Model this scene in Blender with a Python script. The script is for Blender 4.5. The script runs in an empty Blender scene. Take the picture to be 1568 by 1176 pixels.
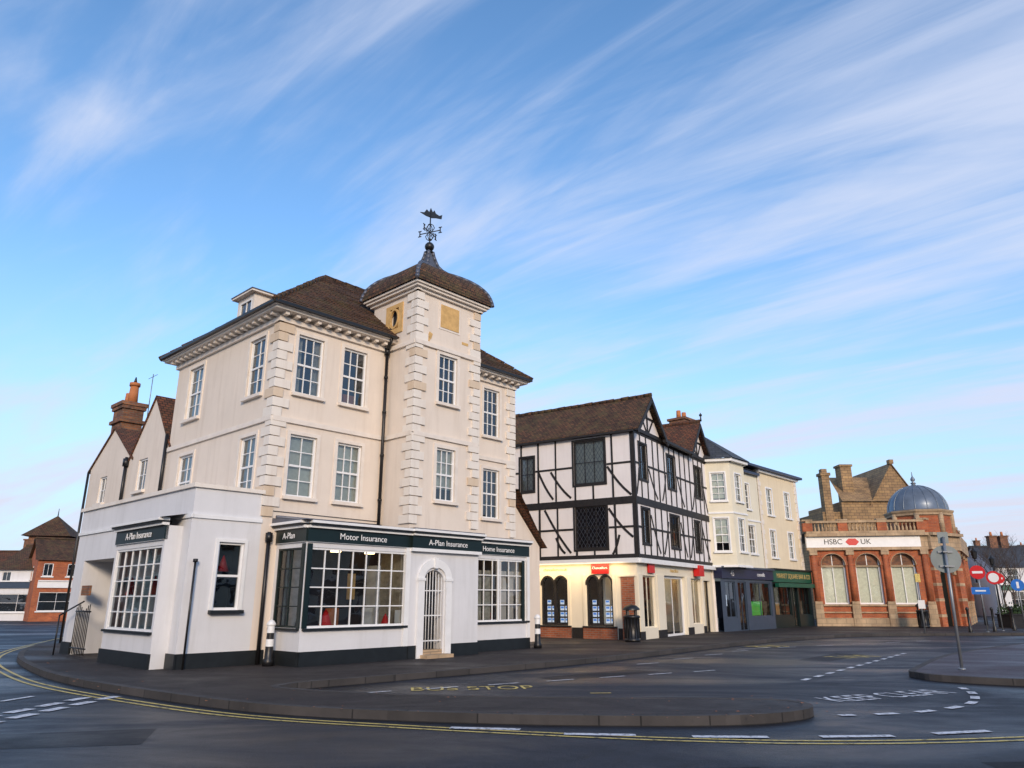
import bpy, math, random
from mathutils import Vector, Matrix
random.seed(7)
sc=bpy.context.scene
R=math.radians
# ------------------------------------------------------------------ materials
def newmat(n):
    m=bpy.data.materials.new(n); m.use_nodes=True
    nt=m.node_tree; b=nt.nodes['Principled BSDF']
    return m,nt,b
def N(nt,t,**k):
    n=nt.nodes.new(t)
    for a,v in k.items(): setattr(n,a,v)
    return n
def ramp(nt,src,stops):
    r=N(nt,'ShaderNodeValToRGB'); e=r.color_ramp.elements
    while len(e)<len(stops): e.new(0.5)
    for i,(p,c) in enumerate(stops):
        e[i].position=p; e[i].color=(*c,1) if len(c)==3 else c
    nt.links.new(src,r.inputs[0]); return r
def noise(nt,vec,scale,detail=6,rough=.6,dist=0):
    n=N(nt,'ShaderNodeTexNoise'); n.inputs['Scale'].default_value=scale
    n.inputs['Detail'].default_value=detail; n.inputs['Roughness'].default_value=rough
    n.inputs['Distortion'].default_value=dist
    nt.links.new(vec,n.inputs['Vector']); return n
def mapping(nt,vec,scale=(1,1,1),rot=(0,0,0)):
    m=N(nt,'ShaderNodeMapping'); m.inputs['Scale'].default_value=scale; m.inputs['Rotation'].default_value=rot
    nt.links.new(vec,m.inputs['Vector']); return m.outputs[0]
def mix(nt,fac,a,b,mode='MIX'):
    m=N(nt,'ShaderNodeMix',data_type='RGBA',blend_type=mode)
    if isinstance(fac,(int,float)): m.inputs[0].default_value=fac
    else: nt.links.new(fac,m.inputs[0])
    for i,x in ((6,a),(7,b)):
        if isinstance(x,tuple): m.inputs[i].default_value=(*x,1)
        else: nt.links.new(x,m.inputs[i])
    return m.outputs[2]
def bump(nt,b,h,s,d=.02):
    u=N(nt,'ShaderNodeBump'); u.inputs['Strength'].default_value=s; u.inputs['Distance'].default_value=d
    nt.links.new(h,u.inputs['Height']); nt.links.new(u.outputs[0],b.inputs['Normal'])
def plain(n,c,rough=.5,metal=0,var=.12,scale=4,bs=.1,fine=60):
    m,nt,b=newmat(n); tc=N(nt,'ShaderNodeTexCoord').outputs['Object']
    no=noise(nt,tc,scale)
    lo=tuple(x*(1-var) for x in c); hi=tuple(min(1,x*(1+var)) for x in c)
    r=ramp(nt,no.outputs[0],[(.3,lo),(.7,hi)])
    nt.links.new(r.outputs[0],b.inputs['Base Color'])
    b.inputs['Roughness'].default_value=rough; b.inputs['Metallic'].default_value=metal
    if bs: bump(nt,b,noise(nt,tc,fine).outputs[0],bs,.005)
    return m
def stucco(n,c,stain,amt=.35,bs=.25):
    m,nt,b=newmat(n); tc=N(nt,'ShaderNodeTexCoord').outputs['Object']
    n1=noise(nt,tc,.9,8,.65); r1=ramp(nt,n1.outputs[0],[(.3,tuple(x*.90 for x in c)),(.7,c)])
    st=noise(nt,mapping(nt,tc,(4,4,.35)),1.2,7,.6)
    rs=ramp(nt,st.outputs[0],[(.5,(0,0,0)),(.78,(1,1,1))])
    ms=N(nt,'ShaderNodeMath',operation='MULTIPLY'); nt.links.new(rs.outputs[0],ms.inputs[0]); ms.inputs[1].default_value=amt
    col=mix(nt,ms.outputs[0],r1.outputs[0],stain)
    sp=noise(nt,tc,14,5,.7); rp=ramp(nt,sp.outputs[0],[(.62,(0,0,0)),(.75,(1,1,1))])
    m2=N(nt,'ShaderNodeMath',operation='MULTIPLY'); nt.links.new(rp.outputs[0],m2.inputs[0]); m2.inputs[1].default_value=amt*.35
    col=mix(nt,m2.outputs[0],col,stain)
    nt.links.new(col,b.inputs['Base Color']); b.inputs['Roughness'].default_value=.85
    bump(nt,b,noise(nt,tc,22,6,.7).outputs[0],bs,.01)
    return m
def bricks(n,c1,c2,mort,w=.225,h=.075,ms=.009,bs=.5,moss=None,rough=.85,mossamt=.5):
    m,nt,b=newmat(n); T=N(nt,'ShaderNodeTexCoord'); uv=T.outputs['UV']
    br=N(nt,'ShaderNodeTexBrick'); br.inputs['Scale'].default_value=1
    br.inputs['Brick Width'].default_value=w; br.inputs['Row Height'].default_value=h
    br.inputs['Mortar Size'].default_value=ms; br.inputs['Mortar Smooth'].default_value=.2; br.inputs['Bias'].default_value=0
    br.inputs['Color1'].default_value=(*c1,1); br.inputs['Color2'].default_value=(*c2,1); br.inputs['Mortar'].default_value=(*mort,1)
    nt.links.new(uv,br.inputs['Vector'])
    n1=noise(nt,T.outputs['Object'],1.3,6,.65)
    rr=ramp(nt,n1.outputs[0],[(.3,(.6,.6,.6)),(.7,(1.15,1.12,1.1))])
    col=mix(nt,1.0,br.outputs['Color'],rr.outputs[0],'MULTIPLY')
    if moss:
        n2=noise(nt,T.outputs['Object'],2.2,9,.75); r2=ramp(nt,n2.outputs[0],[(.48,(0,0,0)),(.62,(1,1,1))])
        mm=N(nt,'ShaderNodeMath',operation='MULTIPLY'); nt.links.new(r2.outputs[0],mm.inputs[0]); mm.inputs[1].default_value=mossamt
        col=mix(nt,mm.outputs[0],col,moss)
    nt.links.new(col,b.inputs['Base Color']); b.inputs['Roughness'].default_value=rough
    iv=N(nt,'ShaderNodeMath',operation='SUBTRACT'); iv.inputs[0].default_value=1; nt.links.new(br.outputs['Fac'],iv.inputs[1])
    ad=N(nt,'ShaderNodeMath',operation='MULTIPLY_ADD'); nt.links.new(n1.outputs[0],ad.inputs[0]); ad.inputs[1].default_value=.6; nt.links.new(iv.outputs[0],ad.inputs[2])
    bump(nt,b,ad.outputs[0],bs,.015)
    return m
def glassmat(n,tint=(.75,.8,.82),base=.10):
    m=bpy.data.materials.new(n); m.use_nodes=True; nt=m.node_tree; nt.nodes.clear()
    o=N(nt,'ShaderNodeOutputMaterial'); t=N(nt,'ShaderNodeBsdfTransparent'); t.inputs[0].default_value=(*tint,1)
    g=N(nt,'ShaderNodeBsdfGlossy'); g.inputs['Roughness'].default_value=.015; g.inputs[0].default_value=(.9,.95,1,1)
    tc=N(nt,'ShaderNodeTexCoord').outputs['Object']; nz=noise(nt,tc,1.5,2)
    bp=N(nt,'ShaderNodeBump'); bp.inputs['Strength'].default_value=.2; bp.inputs['Distance'].default_value=.02
    nt.links.new(nz.outputs[0],bp.inputs['Height']); nt.links.new(bp.outputs[0],g.inputs['Normal'])
    f=N(nt,'ShaderNodeFresnel'); f.inputs[0].default_value=1.5
    a=N(nt,'ShaderNodeMath',operation='MULTIPLY_ADD'); nt.links.new(f.outputs[0],a.inputs[0]); a.inputs[1].default_value=1.2; a.inputs[2].default_value=base; a.use_clamp=True
    mx=N(nt,'ShaderNodeMixShader'); nt.links.new(a.outputs[0],mx.inputs[0]); nt.links.new(t.outputs[0],mx.inputs[1]); nt.links.new(g.outputs[0],mx.inputs[2])
    nt.links.new(mx.outputs[0],o.inputs[0]); return m
def emis(n,c,s):
    m,nt,b=newmat(n); b.inputs['Base Color'].default_value=(*c,1)
    b.inputs['Emission Color'].default_value=(*c,1); b.inputs['Emission Strength'].default_value=s; return m

M={}
M['cream']=stucco('cream_render',(.81,.71,.605),(.46,.36,.27),.30)
M['quoin']=stucco('quoin_stone',(.85,.785,.70),(.50,.39,.29),.38)
M['white']=stucco('white_render',(.74,.74,.75),(.42,.42,.40),.28)
M['paint']=plain('white_paint',(.82,.82,.81),.45,var=.05)
M['trimcream']=plain('cream_paint',(.79,.71,.62),.6,var=.08)
M['plinth']=plain('black_plinth_paint',(.010,.013,.015),.5,var=.3)
M['green']=plain('dark_green_paint',(.004,.014,.014),.4,var=.2)
M['black']=plain('black_iron',(.010,.010,.011),.4,var=.2)
M['tile']=bricks('clay_roof_tiles',(.17,.078,.038),(.065,.034,.02),(.010,.008,.007),.17,.11,.014,1.0,(.11,.085,.032),.9,.55)
M['tilered']=bricks('red_roof_tiles',(.21,.075,.035),(.095,.04,.025),(.012,.01,.008),.17,.12,.013,.9,(.08,.058,.03),.9,.45)
M['slate']=bricks('slate_roof',(.07,.075,.09),(.045,.05,.06),(.015,.015,.02),.3,.2,.01,.6,(.07,.075,.05),.6,.3)
M['brick']=bricks('red_brick',(.42,.12,.05),(.27,.075,.035),(.28,.22,.17))
M['brickor']=bricks('orange_brick',(.54,.145,.045),(.40,.09,.035),(.33,.19,.12))
M['chim']=bricks('chimney_brick',(.34,.14,.06),(.2,.08,.05),(.2,.16,.12),moss=(.05,.04,.03),mossamt=.7)
M['stone']=bricks('bath_stone',(.54,.40,.25),(.44,.31,.19),(.25,.2,.14),.5,.25,.01,.3)
M['stonedk']=bricks('rubble_stone',(.44,.28,.13),(.30,.19,.10),(.15,.11,.07),.4,.2,.015,.5)
M['lead']=plain('lead_sheet',(.11,.12,.15),.45,.3,var=.25)
M['domelead']=plain('dome_lead',(.15,.18,.22),.35,.4,var=.2,scale=2)
M['glass']=glassmat('window_glass',(.7,.75,.76),.06)
M['shopglass']=glassmat('shop_glass',(.85,.88,.88),.04)
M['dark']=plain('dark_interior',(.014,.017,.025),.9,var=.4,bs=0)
M['room']=plain('room_interior',(.025,.025,.035),.9,var=.5,scale=2,bs=0)
M['blind']=plain('window_blind',(.74,.73,.62),.8,var=.12,scale=9)
M['curtain']=plain('curtain',(.5,.47,.40),.9,var=.3,scale=8)
M['ochre']=plain('ochre_stone',(.62,.39,.15),.85,var=.2,scale=6)
M['infill']=stucco('timber_infill_plaster',(.86,.81,.79),(.5,.45,.42),.22)
M['timber']=plain('black_timber',(.016,.013,.012),.6,var=.5,scale=7,bs=.5,fine=25)
M['yellowwall']=stucco('pale_cream_render',(.80,.745,.59),(.48,.42,.32),.28)
M['yellowwall2']=stucco('buff_render',(.82,.70,.50),(.48,.38,.25),.28)
M['shopcream']=stucco('shop_cream',(.84,.76,.60),(.5,.4,.3),.15)
M['bluegrey']=plain('blue_grey_paint',(.045,.065,.10),.4)
M['navy']=plain('navy_paint',(.010,.014,.05),.35)
M['shopgreen']=plain('shop_green_paint',(.006,.085,.05),.4)
M['red']=plain('red_sign',(.62,.012,.012),.4,var=.05)
M['text']=plain('sign_lettering',(.85,.85,.85),.5,var=.02,bs=0)
M['gold']=plain('gold_lettering',(.6,.42,.15),.5,var=.05,bs=0)
M['signgrey']=plain('sign_back_grey',(.20,.23,.23),.45,.3)
M['galv']=plain('galvanised_pole',(.26,.28,.30),.4,.5)
M['warm']=emis('warm_shop_lamp',(1,.66,.30),9)
M['poster']=emis('backlit_card',(.75,.82,.95),.75)
M['bluecard']=emis('backlit_blue_card',(.08,.28,.75),.6)
M['paper']=plain('paper_card',(.7,.7,.68),.7,bs=0)
M['screen']=emis('green_display_screen',(.04,.5,.08),.3)
M['orange']=plain('terracotta_pot',(.48,.17,.06),.8)
M['skyblue']=plain('blue_sign',(.02,.16,.55),.4)
M['bark']=plain('tree_bark',(.07,.05,.04),.9,var=.3)
M['hedge']=plain('evergreen_leaves',(.03,.06,.02),.9,var=.5)

def asphalt(n,c,patchc,r0,r1,spec=.5):
    m,nt,b=newmat(n); tc=N(nt,'ShaderNodeTexCoord').outputs['Object']
    big=noise(nt,mapping(nt,tc,(.22,.5,1),(0,0,.5)),1,7,.62,.6); sm=noise(nt,tc,45,4,.7); md=noise(nt,tc,3.5,6,.7)
    r=ramp(nt,big.outputs[0],[(.35,c),(.65,patchc)])
    r2=ramp(nt,sm.outputs[0],[(.3,(.4,.4,.4)),(.7,(1.7,1.7,1.7))])
    r3=ramp(nt,md.outputs[0],[(.3,(.6,.6,.6)),(.7,(1.3,1.3,1.3))])
    col=mix(nt,1.,mix(nt,1.,r.outputs[0],r2.outputs[0],'MULTIPLY'),r3.outputs[0],'MULTIPLY')
    vo=N(nt,'ShaderNodeTexVoronoi',feature='DISTANCE_TO_EDGE'); vo.inputs['Scale'].default_value=.4
    dv=noise(nt,tc,2.5,5,.7)
    vm=N(nt,'ShaderNodeVectorMath',operation='ADD'); nt.links.new(tc,vm.inputs[0])
    vs=N(nt,'ShaderNodeVectorMath',operation='SCALE'); nt.links.new(dv.outputs['Color'],vs.inputs[0]); vs.inputs['Scale'].default_value=.7
    nt.links.new(vs.outputs[0],vm.inputs[1]); nt.links.new(vm.outputs[0],vo.inputs['Vector'])
    rc=ramp(nt,vo.outputs['Distance'],[(0,(.4,.4,.4)),(.010,(1,1,1))])
    col=mix(nt,.6,col,rc.outputs[0],'MULTIPLY')
    nt.links.new(col,b.inputs['Base Color'])
    rr=ramp(nt,big.outputs[0],[(.38,(r0,)*3),(.62,(r1,)*3)]); nt.links.new(rr.outputs[0],b.inputs['Roughness'])
    b.inputs['Specular IOR Level'].default_value=spec
    ad=N(nt,'ShaderNodeMath',operation='ADD'); nt.links.new(sm.outputs[0],ad.inputs[0]); nt.links.new(md.outputs[0],ad.inputs[1])
    bump(nt,b,ad.outputs[0],.7,.016)
    return m
M['road']=asphalt('asphalt',(.009,.013,.021),(.019,.023,.033),.28,.72,.42)
M['patch']=asphalt('asphalt_repair',(.007,.008,.011),(.011,.012,.016),.4,.8,.3)
M['pave']=asphalt('pavement_tarmac',(.022,.018,.018),(.040,.033,.031),.45,.85,.3)
M['pavered']=asphalt('pavement_red',(.050,.038,.046),(.075,.058,.066),.4,.75,.4)
M['kerb']=bricks('kerb_stone',(.07,.064,.062),(.045,.042,.041),(.015,.015,.015),.9,.5,.012,.3)
M['ground']=plain('ground_earth',(.04,.04,.036),.9,var=.3,scale=.3)
def worn(n,c):
    m,nt,b=newmat(n); tc=N(nt,'ShaderNodeTexCoord').outputs['Object']
    a=noise(nt,tc,9,8,.75); r=ramp(nt,a.outputs[0],[(.36,(.04,.04,.04)),(.5,c)])
    nt.links.new(r.outputs[0],b.inputs['Base Color']); b.inputs['Roughness'].default_value=.6; return m
M['wline']=worn('white_road_paint',(.68,.68,.70)); M['yline']=worn('yellow_road_paint',(.66,.50,.14))

# ------------------------------------------------------------------ mesh tools
class W:
    def __init__(s,o,d=(1,0)):
        L=math.hypot(*d); s.o=o; s.d=(d[0]/L,d[1]/L); s.n=(s.d[1],-s.d[0])
    def p(s,a,out,z): return Vector((s.o[0]+a*s.d[0]+out*s.n[0], s.o[1]+a*s.d[1]+out*s.n[1], z))
    def ang(s): return math.atan2(s.d[1],s.d[0])
class Part:
    def __init__(s,name,*mats): s.name=name; s.m=[M[k] for k in mats]; s.k=list(mats); s.v=[]; s.f=[]; s.mi=[]; s.sm=[]
    def mid(s,mi):
        if isinstance(mi,str):
            if mi not in s.k: s.k.append(mi); s.m.append(M[mi])
            return s.k.index(mi)
        return mi
    def face(s,pts,mi=0,smooth=False):
        i=len(s.v); s.v+= [Vector(p) for p in pts]; s.f.append(tuple(range(i,i+len(pts)))); s.mi.append(s.mid(mi)); s.sm.append(smooth)
    def hexa(s,c,mi=0):
        i=len(s.v); s.v+=[Vector(p) for p in c]; mi=s.mid(mi)
        for q in ((0,3,2,1),(4,5,6,7),(0,1,5,4),(1,2,6,5),(2,3,7,6),(3,0,4,7)):
            s.f.append(tuple(i+k for k in q)); s.mi.append(mi); s.sm.append(False)
    def box(s,w,a0,a1,o0,o1,z0,z1,mi=0):
        s.hexa([w.p(a0,o1,z0),w.p(a1,o1,z0),w.p(a1,o0,z0),w.p(a0,o0,z0),w.p(a0,o1,z1),w.p(a1,o1,z1),w.p(a1,o0,z1),w.p(a0,o0,z1)],mi)
    def bx(s,x0,x1,y0,y1,z0,z1,mi=0):
        s.hexa([(x0,y0,z0),(x1,y0,z0),(x1,y1,z0),(x0,y1,z0),(x0,y0,z1),(x1,y0,z1),(x1,y1,z1),(x0,y1,z1)],mi)
    def diag(s,w,a0,z0,a1,z1,wd,o0,o1,mi=0):
        d=Vector((a1-a0,z1-z0)); d.normalize(); n=Vector((-d.y,d.x))*wd/2
        c=[(a0+n.x,z0+n.y),(a0-n.x,z0-n.y),(a1-n.x,z1-n.y),(a1+n.x,z1+n.y)]
        s.hexa([w.p(a,o0,z) for a,z in c]+[w.p(a,o1,z) for a,z in c],mi)
    def cyl(s,p0,p1,r0,r1=None,n=10,mi=0,cap=True,smooth=True):
        r1=r0 if r1 is None else r1; p0=Vector(p0); p1=Vector(p1); ax=(p1-p0).normalized()
        u=ax.orthogonal().normalized(); v=ax.cross(u); i=len(s.v); mi=s.mid(mi)
        for p,r in ((p0,r0),(p1,r1)):
            for k in range(n):
                t=2*math.pi*k/n; s.v.append(p+u*math.cos(t)*r+v*math.sin(t)*r)
        for k in range(n):
            s.f.append((i+k,i+(k+1)%n,i+n+(k+1)%n,i+n+k)); s.mi.append(mi); s.sm.append(smooth)
        if cap:
            s.f.append(tuple(i+k for k in range(n))[::-1]); s.mi.append(mi); s.sm.append(False)
            s.f.append(tuple(i+n+k for k in range(n))); s.mi.append(mi); s.sm.append(False)
    def lathe(s,c,prof,n=24,mi=0,smooth=True,rot=0,sx=1,sy=1):
        i=len(s.v); m0=s.mid(mi)
        for r,z in prof:
            for k in range(n):
                t=2*math.pi*k/n+rot; s.v.append(Vector((c[0]+r*math.cos(t)*sx,c[1]+r*math.sin(t)*sy,c[2]+z)))
        for j in range(len(prof)-1):
            for k in range(n):
                s.f.append((i+j*n+k,i+j*n+(k+1)%n,i+(j+1)*n+(k+1)%n,i+(j+1)*n+k)); s.mi.append(m0); s.sm.append(smooth)
    def emit(s,parent=None):
        if not s.v: return None
        me=bpy.data.meshes.new(s.name); me.from_pydata([tuple(v) for v in s.v],[],s.f)
        for m in s.m: me.materials.append(m)
        uv=me.uv_layers.new(name='UVMap'); Z=Vector((0,0,1))
        for p,mi,sm in zip(me.polygons,s.mi,s.sm):
            p.material_index=mi; p.use_smooth=sm
            n=p.normal
            if abs(n.z)>.95: u=Vector((1,0,0)); v=Vector((0,1,0))
            else: u=Z.cross(n).normalized(); v=n.cross(u)
            for li in p.loop_indices:
                co=me.vertices[me.loops[li].vertex_index].co; uv.data[li].uv=(co.dot(u),co.dot(v))
        me.update(); ob=bpy.data.objects.new(s.name,me); sc.collection.objects.link(ob)
        if parent: ob.parent=parent
        return ob
def empty(name,loc=(0,0,0),rz=0):
    e=bpy.data.objects.new(name,None); e.location=loc; e.rotation_euler=(0,0,rz); e.empty_display_size=.3; sc.collection.objects.link(e); return e
def text(name,body,w,a,out,z,size,mat,parent,align='CENTER',sx=1):
    c=bpy.data.curves.new(name,'FONT'); c.body=body; c.size=size; c.extrude=.004; c.align_x=align; c.align_y='CENTER'
    c.materials.append(M[mat]); o=bpy.data.objects.new(name,c); o.location=w.p(a,out,z); o.rotation_euler=(R(90),0,w.ang()); o.scale=(sx,1,1)
    sc.collection.objects.link(o)
    if parent: o.parent=parent
    return o
def wall(P,w,a0,a1,z0,z1,ops=(),depth=.14,mi=0):
    xs=sorted({a0,a1,*[x for o in ops for x in o[:2]]}); zs=sorted({z0,z1,*[x for o in ops for x in o[2:4]]})
    for i in range(len(xs)-1):
        for j in range(len(zs)-1):
            ca=(xs[i]+xs[i+1])/2; cz=(zs[j]+zs[j+1])/2
            if any(o[0]<ca<o[1] and o[2]<cz<o[3] for o in ops): continue
            P.face([w.p(xs[i],0,zs[j]),w.p(xs[i+1],0,zs[j]),w.p(xs[i+1],0,zs[j+1]),w.p(xs[i],0,zs[j+1])],mi)
    for b0,b1,c0,c1 in [o[:4] for o in ops]:
        for (p,q) in (((b0,c0),(b1,c0)),((b1,c0),(b1,c1)),((b1,c1),(b0,c1)),((b0,c1),(b0,c0))):
            P.face([w.p(p[0],0,p[1]),w.p(q[0],0,q[1]),w.p(q[0],-depth,q[1]),w.p(p[0],-depth,p[1])],mi)
class B:
    def __init__(s,name,loc,rz,**k):
        s.e=empty(name,loc,rz); s.parts={}
    def P(s,n,*m):
        if n not in s.parts: s.parts[n]=Part(n,*m)
        return s.parts[n]
    def done(s):
        for p in s.parts.values(): p.emit(s.e)
def window(b,w,a0,a1,z0,z1,nx=2,nz=2,depth=.1,back='dark',sash=True,fr='paint',sill=True,sur=0,bar=.022,fw=.05,gl='glass',surm='trimcream',cur=None,room=.45):
    F=b.P('window_frames',fr); G=b.P('window_glass',gl); K=b.P('window_rooms','dark')
    o0,o1=-depth,-depth+.06
    F.box(w,a0,a1,o0,o1,z0,z0+fw,fr); F.box(w,a0,a1,o0,o1,z1-fw,z1,fr)
    F.box(w,a0,a0+fw,o0,o1,z0+fw,z1-fw,fr); F.box(w,a1-fw,a1,o0,o1,z0+fw,z1-fw,fr)
    zm=(z0+z1)/2
    if sash: F.box(w,a0+fw,a1-fw,o0+.003,o1-.01,zm-.025,zm+.025,fr)
    for i in range(1,nx):
        a=a0+fw+(a1-a0-2*fw)*i/nx; F.box(w,a-bar/2,a+bar/2,o0+.006,o1-.018,z0+fw,z1-fw,fr)
    rows=nz*2 if sash else nz
    for j in range(1,rows):
        if sash and j==nz: continue
        z=z0+fw+(z1-z0-2*fw)*j/rows; F.box(w,a0+fw,a1-fw,o0+.008,o1-.022,z-bar/2,z+bar/2,fr)
    # individual panes, each set at a very slightly different angle like old glass
    og=-depth+.02
    for i in range(nx):
        for j in range(rows):
            x0=a0+(a1-a0)*i/nx; x1=a0+(a1-a0)*(i+1)/nx; y0=z0+(z1-z0)*j/rows; y1=z0+(z1-z0)*(j+1)/rows
            t=[random.uniform(-.003,.003) for _ in range(2)]
            G.face([w.p(x0,og+t[0],y0),w.p(x1,og-t[0],y0),w.p(x1,og-t[0]+t[1],y1),w.p(x0,og+t[0]+t[1],y1)],gl)
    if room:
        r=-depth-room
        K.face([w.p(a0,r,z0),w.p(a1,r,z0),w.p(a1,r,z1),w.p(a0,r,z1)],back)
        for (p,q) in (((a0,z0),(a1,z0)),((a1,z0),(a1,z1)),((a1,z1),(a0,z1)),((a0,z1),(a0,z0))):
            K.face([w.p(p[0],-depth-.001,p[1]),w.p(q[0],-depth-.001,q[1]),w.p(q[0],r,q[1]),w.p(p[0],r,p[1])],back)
    if cur=='blind':
        zz=z0+(z1-z0)*random.uniform(.05,.5); K.face([w.p(a0,-depth-.05,zz),w.p(a1,-depth-.05,zz),w.p(a1,-depth-.05,z1),w.p(a0,-depth-.05,z1)],'blind')
    if cur=='full':
        K.face([w.p(a0,-depth-.05,z0),w.p(a1,-depth-.05,z0),w.p(a1,-depth-.05,z1),w.p(a0,-depth-.05,z1)],'blind')
    if cur=='curtain':
        cw=(a1-a0)*.28
        for q0,q1 in ((a0,a0+cw),(a1-cw,a1)):
            n=6
            for i in range(n):
                x0=q0+(q1-q0)*i/n; x1=q0+(q1-q0)*(i+1)/n; d0=-depth-.06-.04*(i%2); d1=-depth-.06-.04*((i+1)%2)
                K.face([w.p(x0,d0,z0),w.p(x1,d1,z0),w.p(x1,d1,z1),w.p(x0,d0,z1)],'curtain')
    if sill: b.P('sills',surm).box(w,a0-.09,a1+.09,-.02,.10,z0-.08,z0,surm)
    if sur:
        S=b.P('architraves',surm)
        S.box(w,a0-sur,a0,-.01,.028,z0,z1+sur,surm); S.box(w,a1,a1+sur,-.01,.028,z0,z1+sur,surm); S.box(w,a0,a1,-.01,.028,z1,z1+sur,surm)
def archfill(P,w,a0,a1,zs,zt,mi=0,depth=.14,out=0,n=10,rise=None):
    c=(a0+a1)/2; r=(a1-a0)/2; rise=rise or (zt-zs)
    pts=[(c-r*math.cos(math.pi*i/n), zs+rise*math.sin(math.pi*i/n)) for i in range(n+1)]
    for (x0,y0),(x1,y1) in zip(pts,pts[1:]):
        P.face([w.p(x0,out,y0),w.p(x1,out,y1),w.p(x1,out,zt+.001),w.p(x0,out,zt+.001)],mi)
        P.face([w.p(x0,out,y0),w.p(x1,out,y1),w.p(x1,out-depth,y1),w.p(x0,out-depth,y0)],mi)
def archring(P,w,a0,a1,zs,rise,wd,o0,o1,mi=0,n=12,full=False):
    c=(a0+a1)/2; r=(a1-a0)/2; tt=2*math.pi if full else math.pi
    if full: n*=2
    for i in range(n):
        t0=tt*i/n; t1=tt*(i+1)/n; q=[]
        for t in (t0,t1):
            q.append(((c-r*math.cos(t),zs+rise*math.sin(t)),(c-(r+wd)*math.cos(t),zs+(rise+wd)*math.sin(t))))
        cs=[q[0][0],q[1][0],q[1][1],q[0][1]]
        P.hexa([w.p(a,o0,z) for a,z in cs]+[w.p(a,o1,z) for a,z in cs],mi)
def quoins(P,w1,a1,s1,w2,a2,s2,z0,z1,mi=0,h=.24):
    n=round((z1-z0)/h); h=(z1-z0)/n
    for i in range(n):
        la,lb=(.38,.22) if i%2 else (.22,.38)
        la+=random.uniform(-.015,.015); lb+=random.uniform(-.015,.015)
        za=z0+i*h+.012; zb=z0+(i+1)*h-.012; j=random.uniform(-.006,.006)
        m_=mi if random.random()>.05 else 'stone2'
        for w,a,s,l,e in ((w1,a1,s1,la,.048+j),(w2,a2,s2,lb,.045+j)):
            x0,x1=sorted((a-s*e,a+s*l)); P.box(w,x0,x1,-.02,e,za,zb,m_)
M['stone2']=stucco('bare_quoin_stone',(.72,.58,.43),(.5,.35,.2),.5)
def band(P,w,a0,a1,z0,z1,out,mi=0,o0=-.02): P.box(w,a0,a1,o0,out,z0,z1,mi)

# ------------------------------------------------------------------ MAIN CORNER BUILDING
A=B('corner_insurance_office',(-6.91,15.84,0),R(47))
walls=A.P('walls','cream','white'); trim=A.P('string_courses','trimcream'); q=A.P('quoins','quoin'); pl=A.P('plinth','plinth')
GB=.10
wf=W((1.62,0)); wl=W((1.62,5.92),(0,-1)); wr=W((10.2,0),(0,1)); wb=W((10.2,5.92),(-1,0))
fw_=[(.53,1.28),(1.9,2.65),(7.18,7.9)]
ops=[]
for a,b_ in fw_:
    ops+= [(a,b_,6.45,8.0),(a,b_,3.88,5.4)]
wall(walls,wf,0,8.58,3.0,8.4,ops)
wall(walls,wf,0,8.58,GB,3.0,[])
for i,(a,b_) in enumerate(fw_):
    window(A,wf,a,b_,6.45,8.0,3,2,cur=['curtain',None,None][i],sur=.09)
    window(A,wf,a,b_,3.88,5.4,3 if i else 2,2,cur=['full','full',None][i],sur=.09)
p=A.P('window_ornament','orange'); p.box(wf,2.1,2.45,-.35,-.2,6.5,6.78,'orange')
sw=[(5.92-5.05,5.92-4.15),(5.92-1.45,5.92-.65)]
ops=[]
for a,b_ in sw: ops+=[(a,b_,6.45,8.0),(a,b_,3.88,5.4)]
wall(walls,wl,0,5.92,3.0,8.4,ops)
for i,(a,b_) in enumerate(sw):
    window(A,wl,a,b_,6.45,8.0,2,2,sur=.09,cur='blind' if i==0 else 'curtain'); window(A,wl,a,b_,3.88,5.4,2,2,sur=.09,cur='full')
wall(walls,wr,0,5.92,GB,8.4); wall(walls,wb,0,8.58,GB,8.4)
for w,a0,a1 in ((wf,0,3.38),(wf,5.75,8.62),(wl,0,5.92+.04),(wr,-.0,5.92)):
    band(trim,w,a0,a1,5.66,5.78,.055)
cor=A.P('eaves_cornice','trimcream')
x0,x1,y0,y1=1.62,10.2,0,5.92
for (w,L) in ((wf,8.58),(wl,5.92),(wr,5.92)):
    cor.box(w,-.08 ,L+.08,-.05,.075+.002*L/8,8.2,8.32)
    n=int(L/.3)
    for i in range(n+1):
        a=.02+(L-.04)*i/n
        if w is wf and 3.3<a<5.8: continue
        cor.box(w,a-.05,a+.05,.0,.27,8.325,8.41)
cor.bx(x0-.34,x1+.34,y0-.34,y1+.34,8.412,8.47); cor.bx(x0-.40,x1+.40,y0-.40,y1+.40,8.472,8.54)
gut=A.P('gutter','black'); gut.box(wf,-.45,3.3,.405,.49,8.49,8.56); gut.box(wl,-.3,6.35,.405,.49,8.49,8.56); gut.box(wf,5.8,9.0,.405,.49,8.49,8.56)
rf=A.P('roof','tile','lead')
def hip(P,ex0,ex1,ey0,ey1,ze,ra,rb,ry,rz,mi=0):
    A_=[(ex0,ey0,ze),(ex1,ey0,ze),(ex1,ey1,ze),(ex0,ey1,ze)]; r0=(ra,ry,rz); r1=(rb,ry,rz)
    P.face([A_[0],A_[1],r1,r0],mi); P.face([A_[2],A_[3],r0,r1],mi); P.face([A_[3],A_[0],r0],mi); P.face([A_[1],A_[2],r1],mi)
    for u,v in ((A_[0],r0),(A_[3],r0),(A_[1],r1),(A_[2],r1),(r0,r1)):
        u=Vector(u);v=Vector(v); n=max(2,int((v-u).length/.35))
        for i in range(n):
            j=Vector((0,0,random.uniform(-.012,.012)))
            P.cyl(u.lerp(v,i/n)+j,u.lerp(v,(i+1)/n-.004)+j,.085,.072,8,mi)
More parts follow.
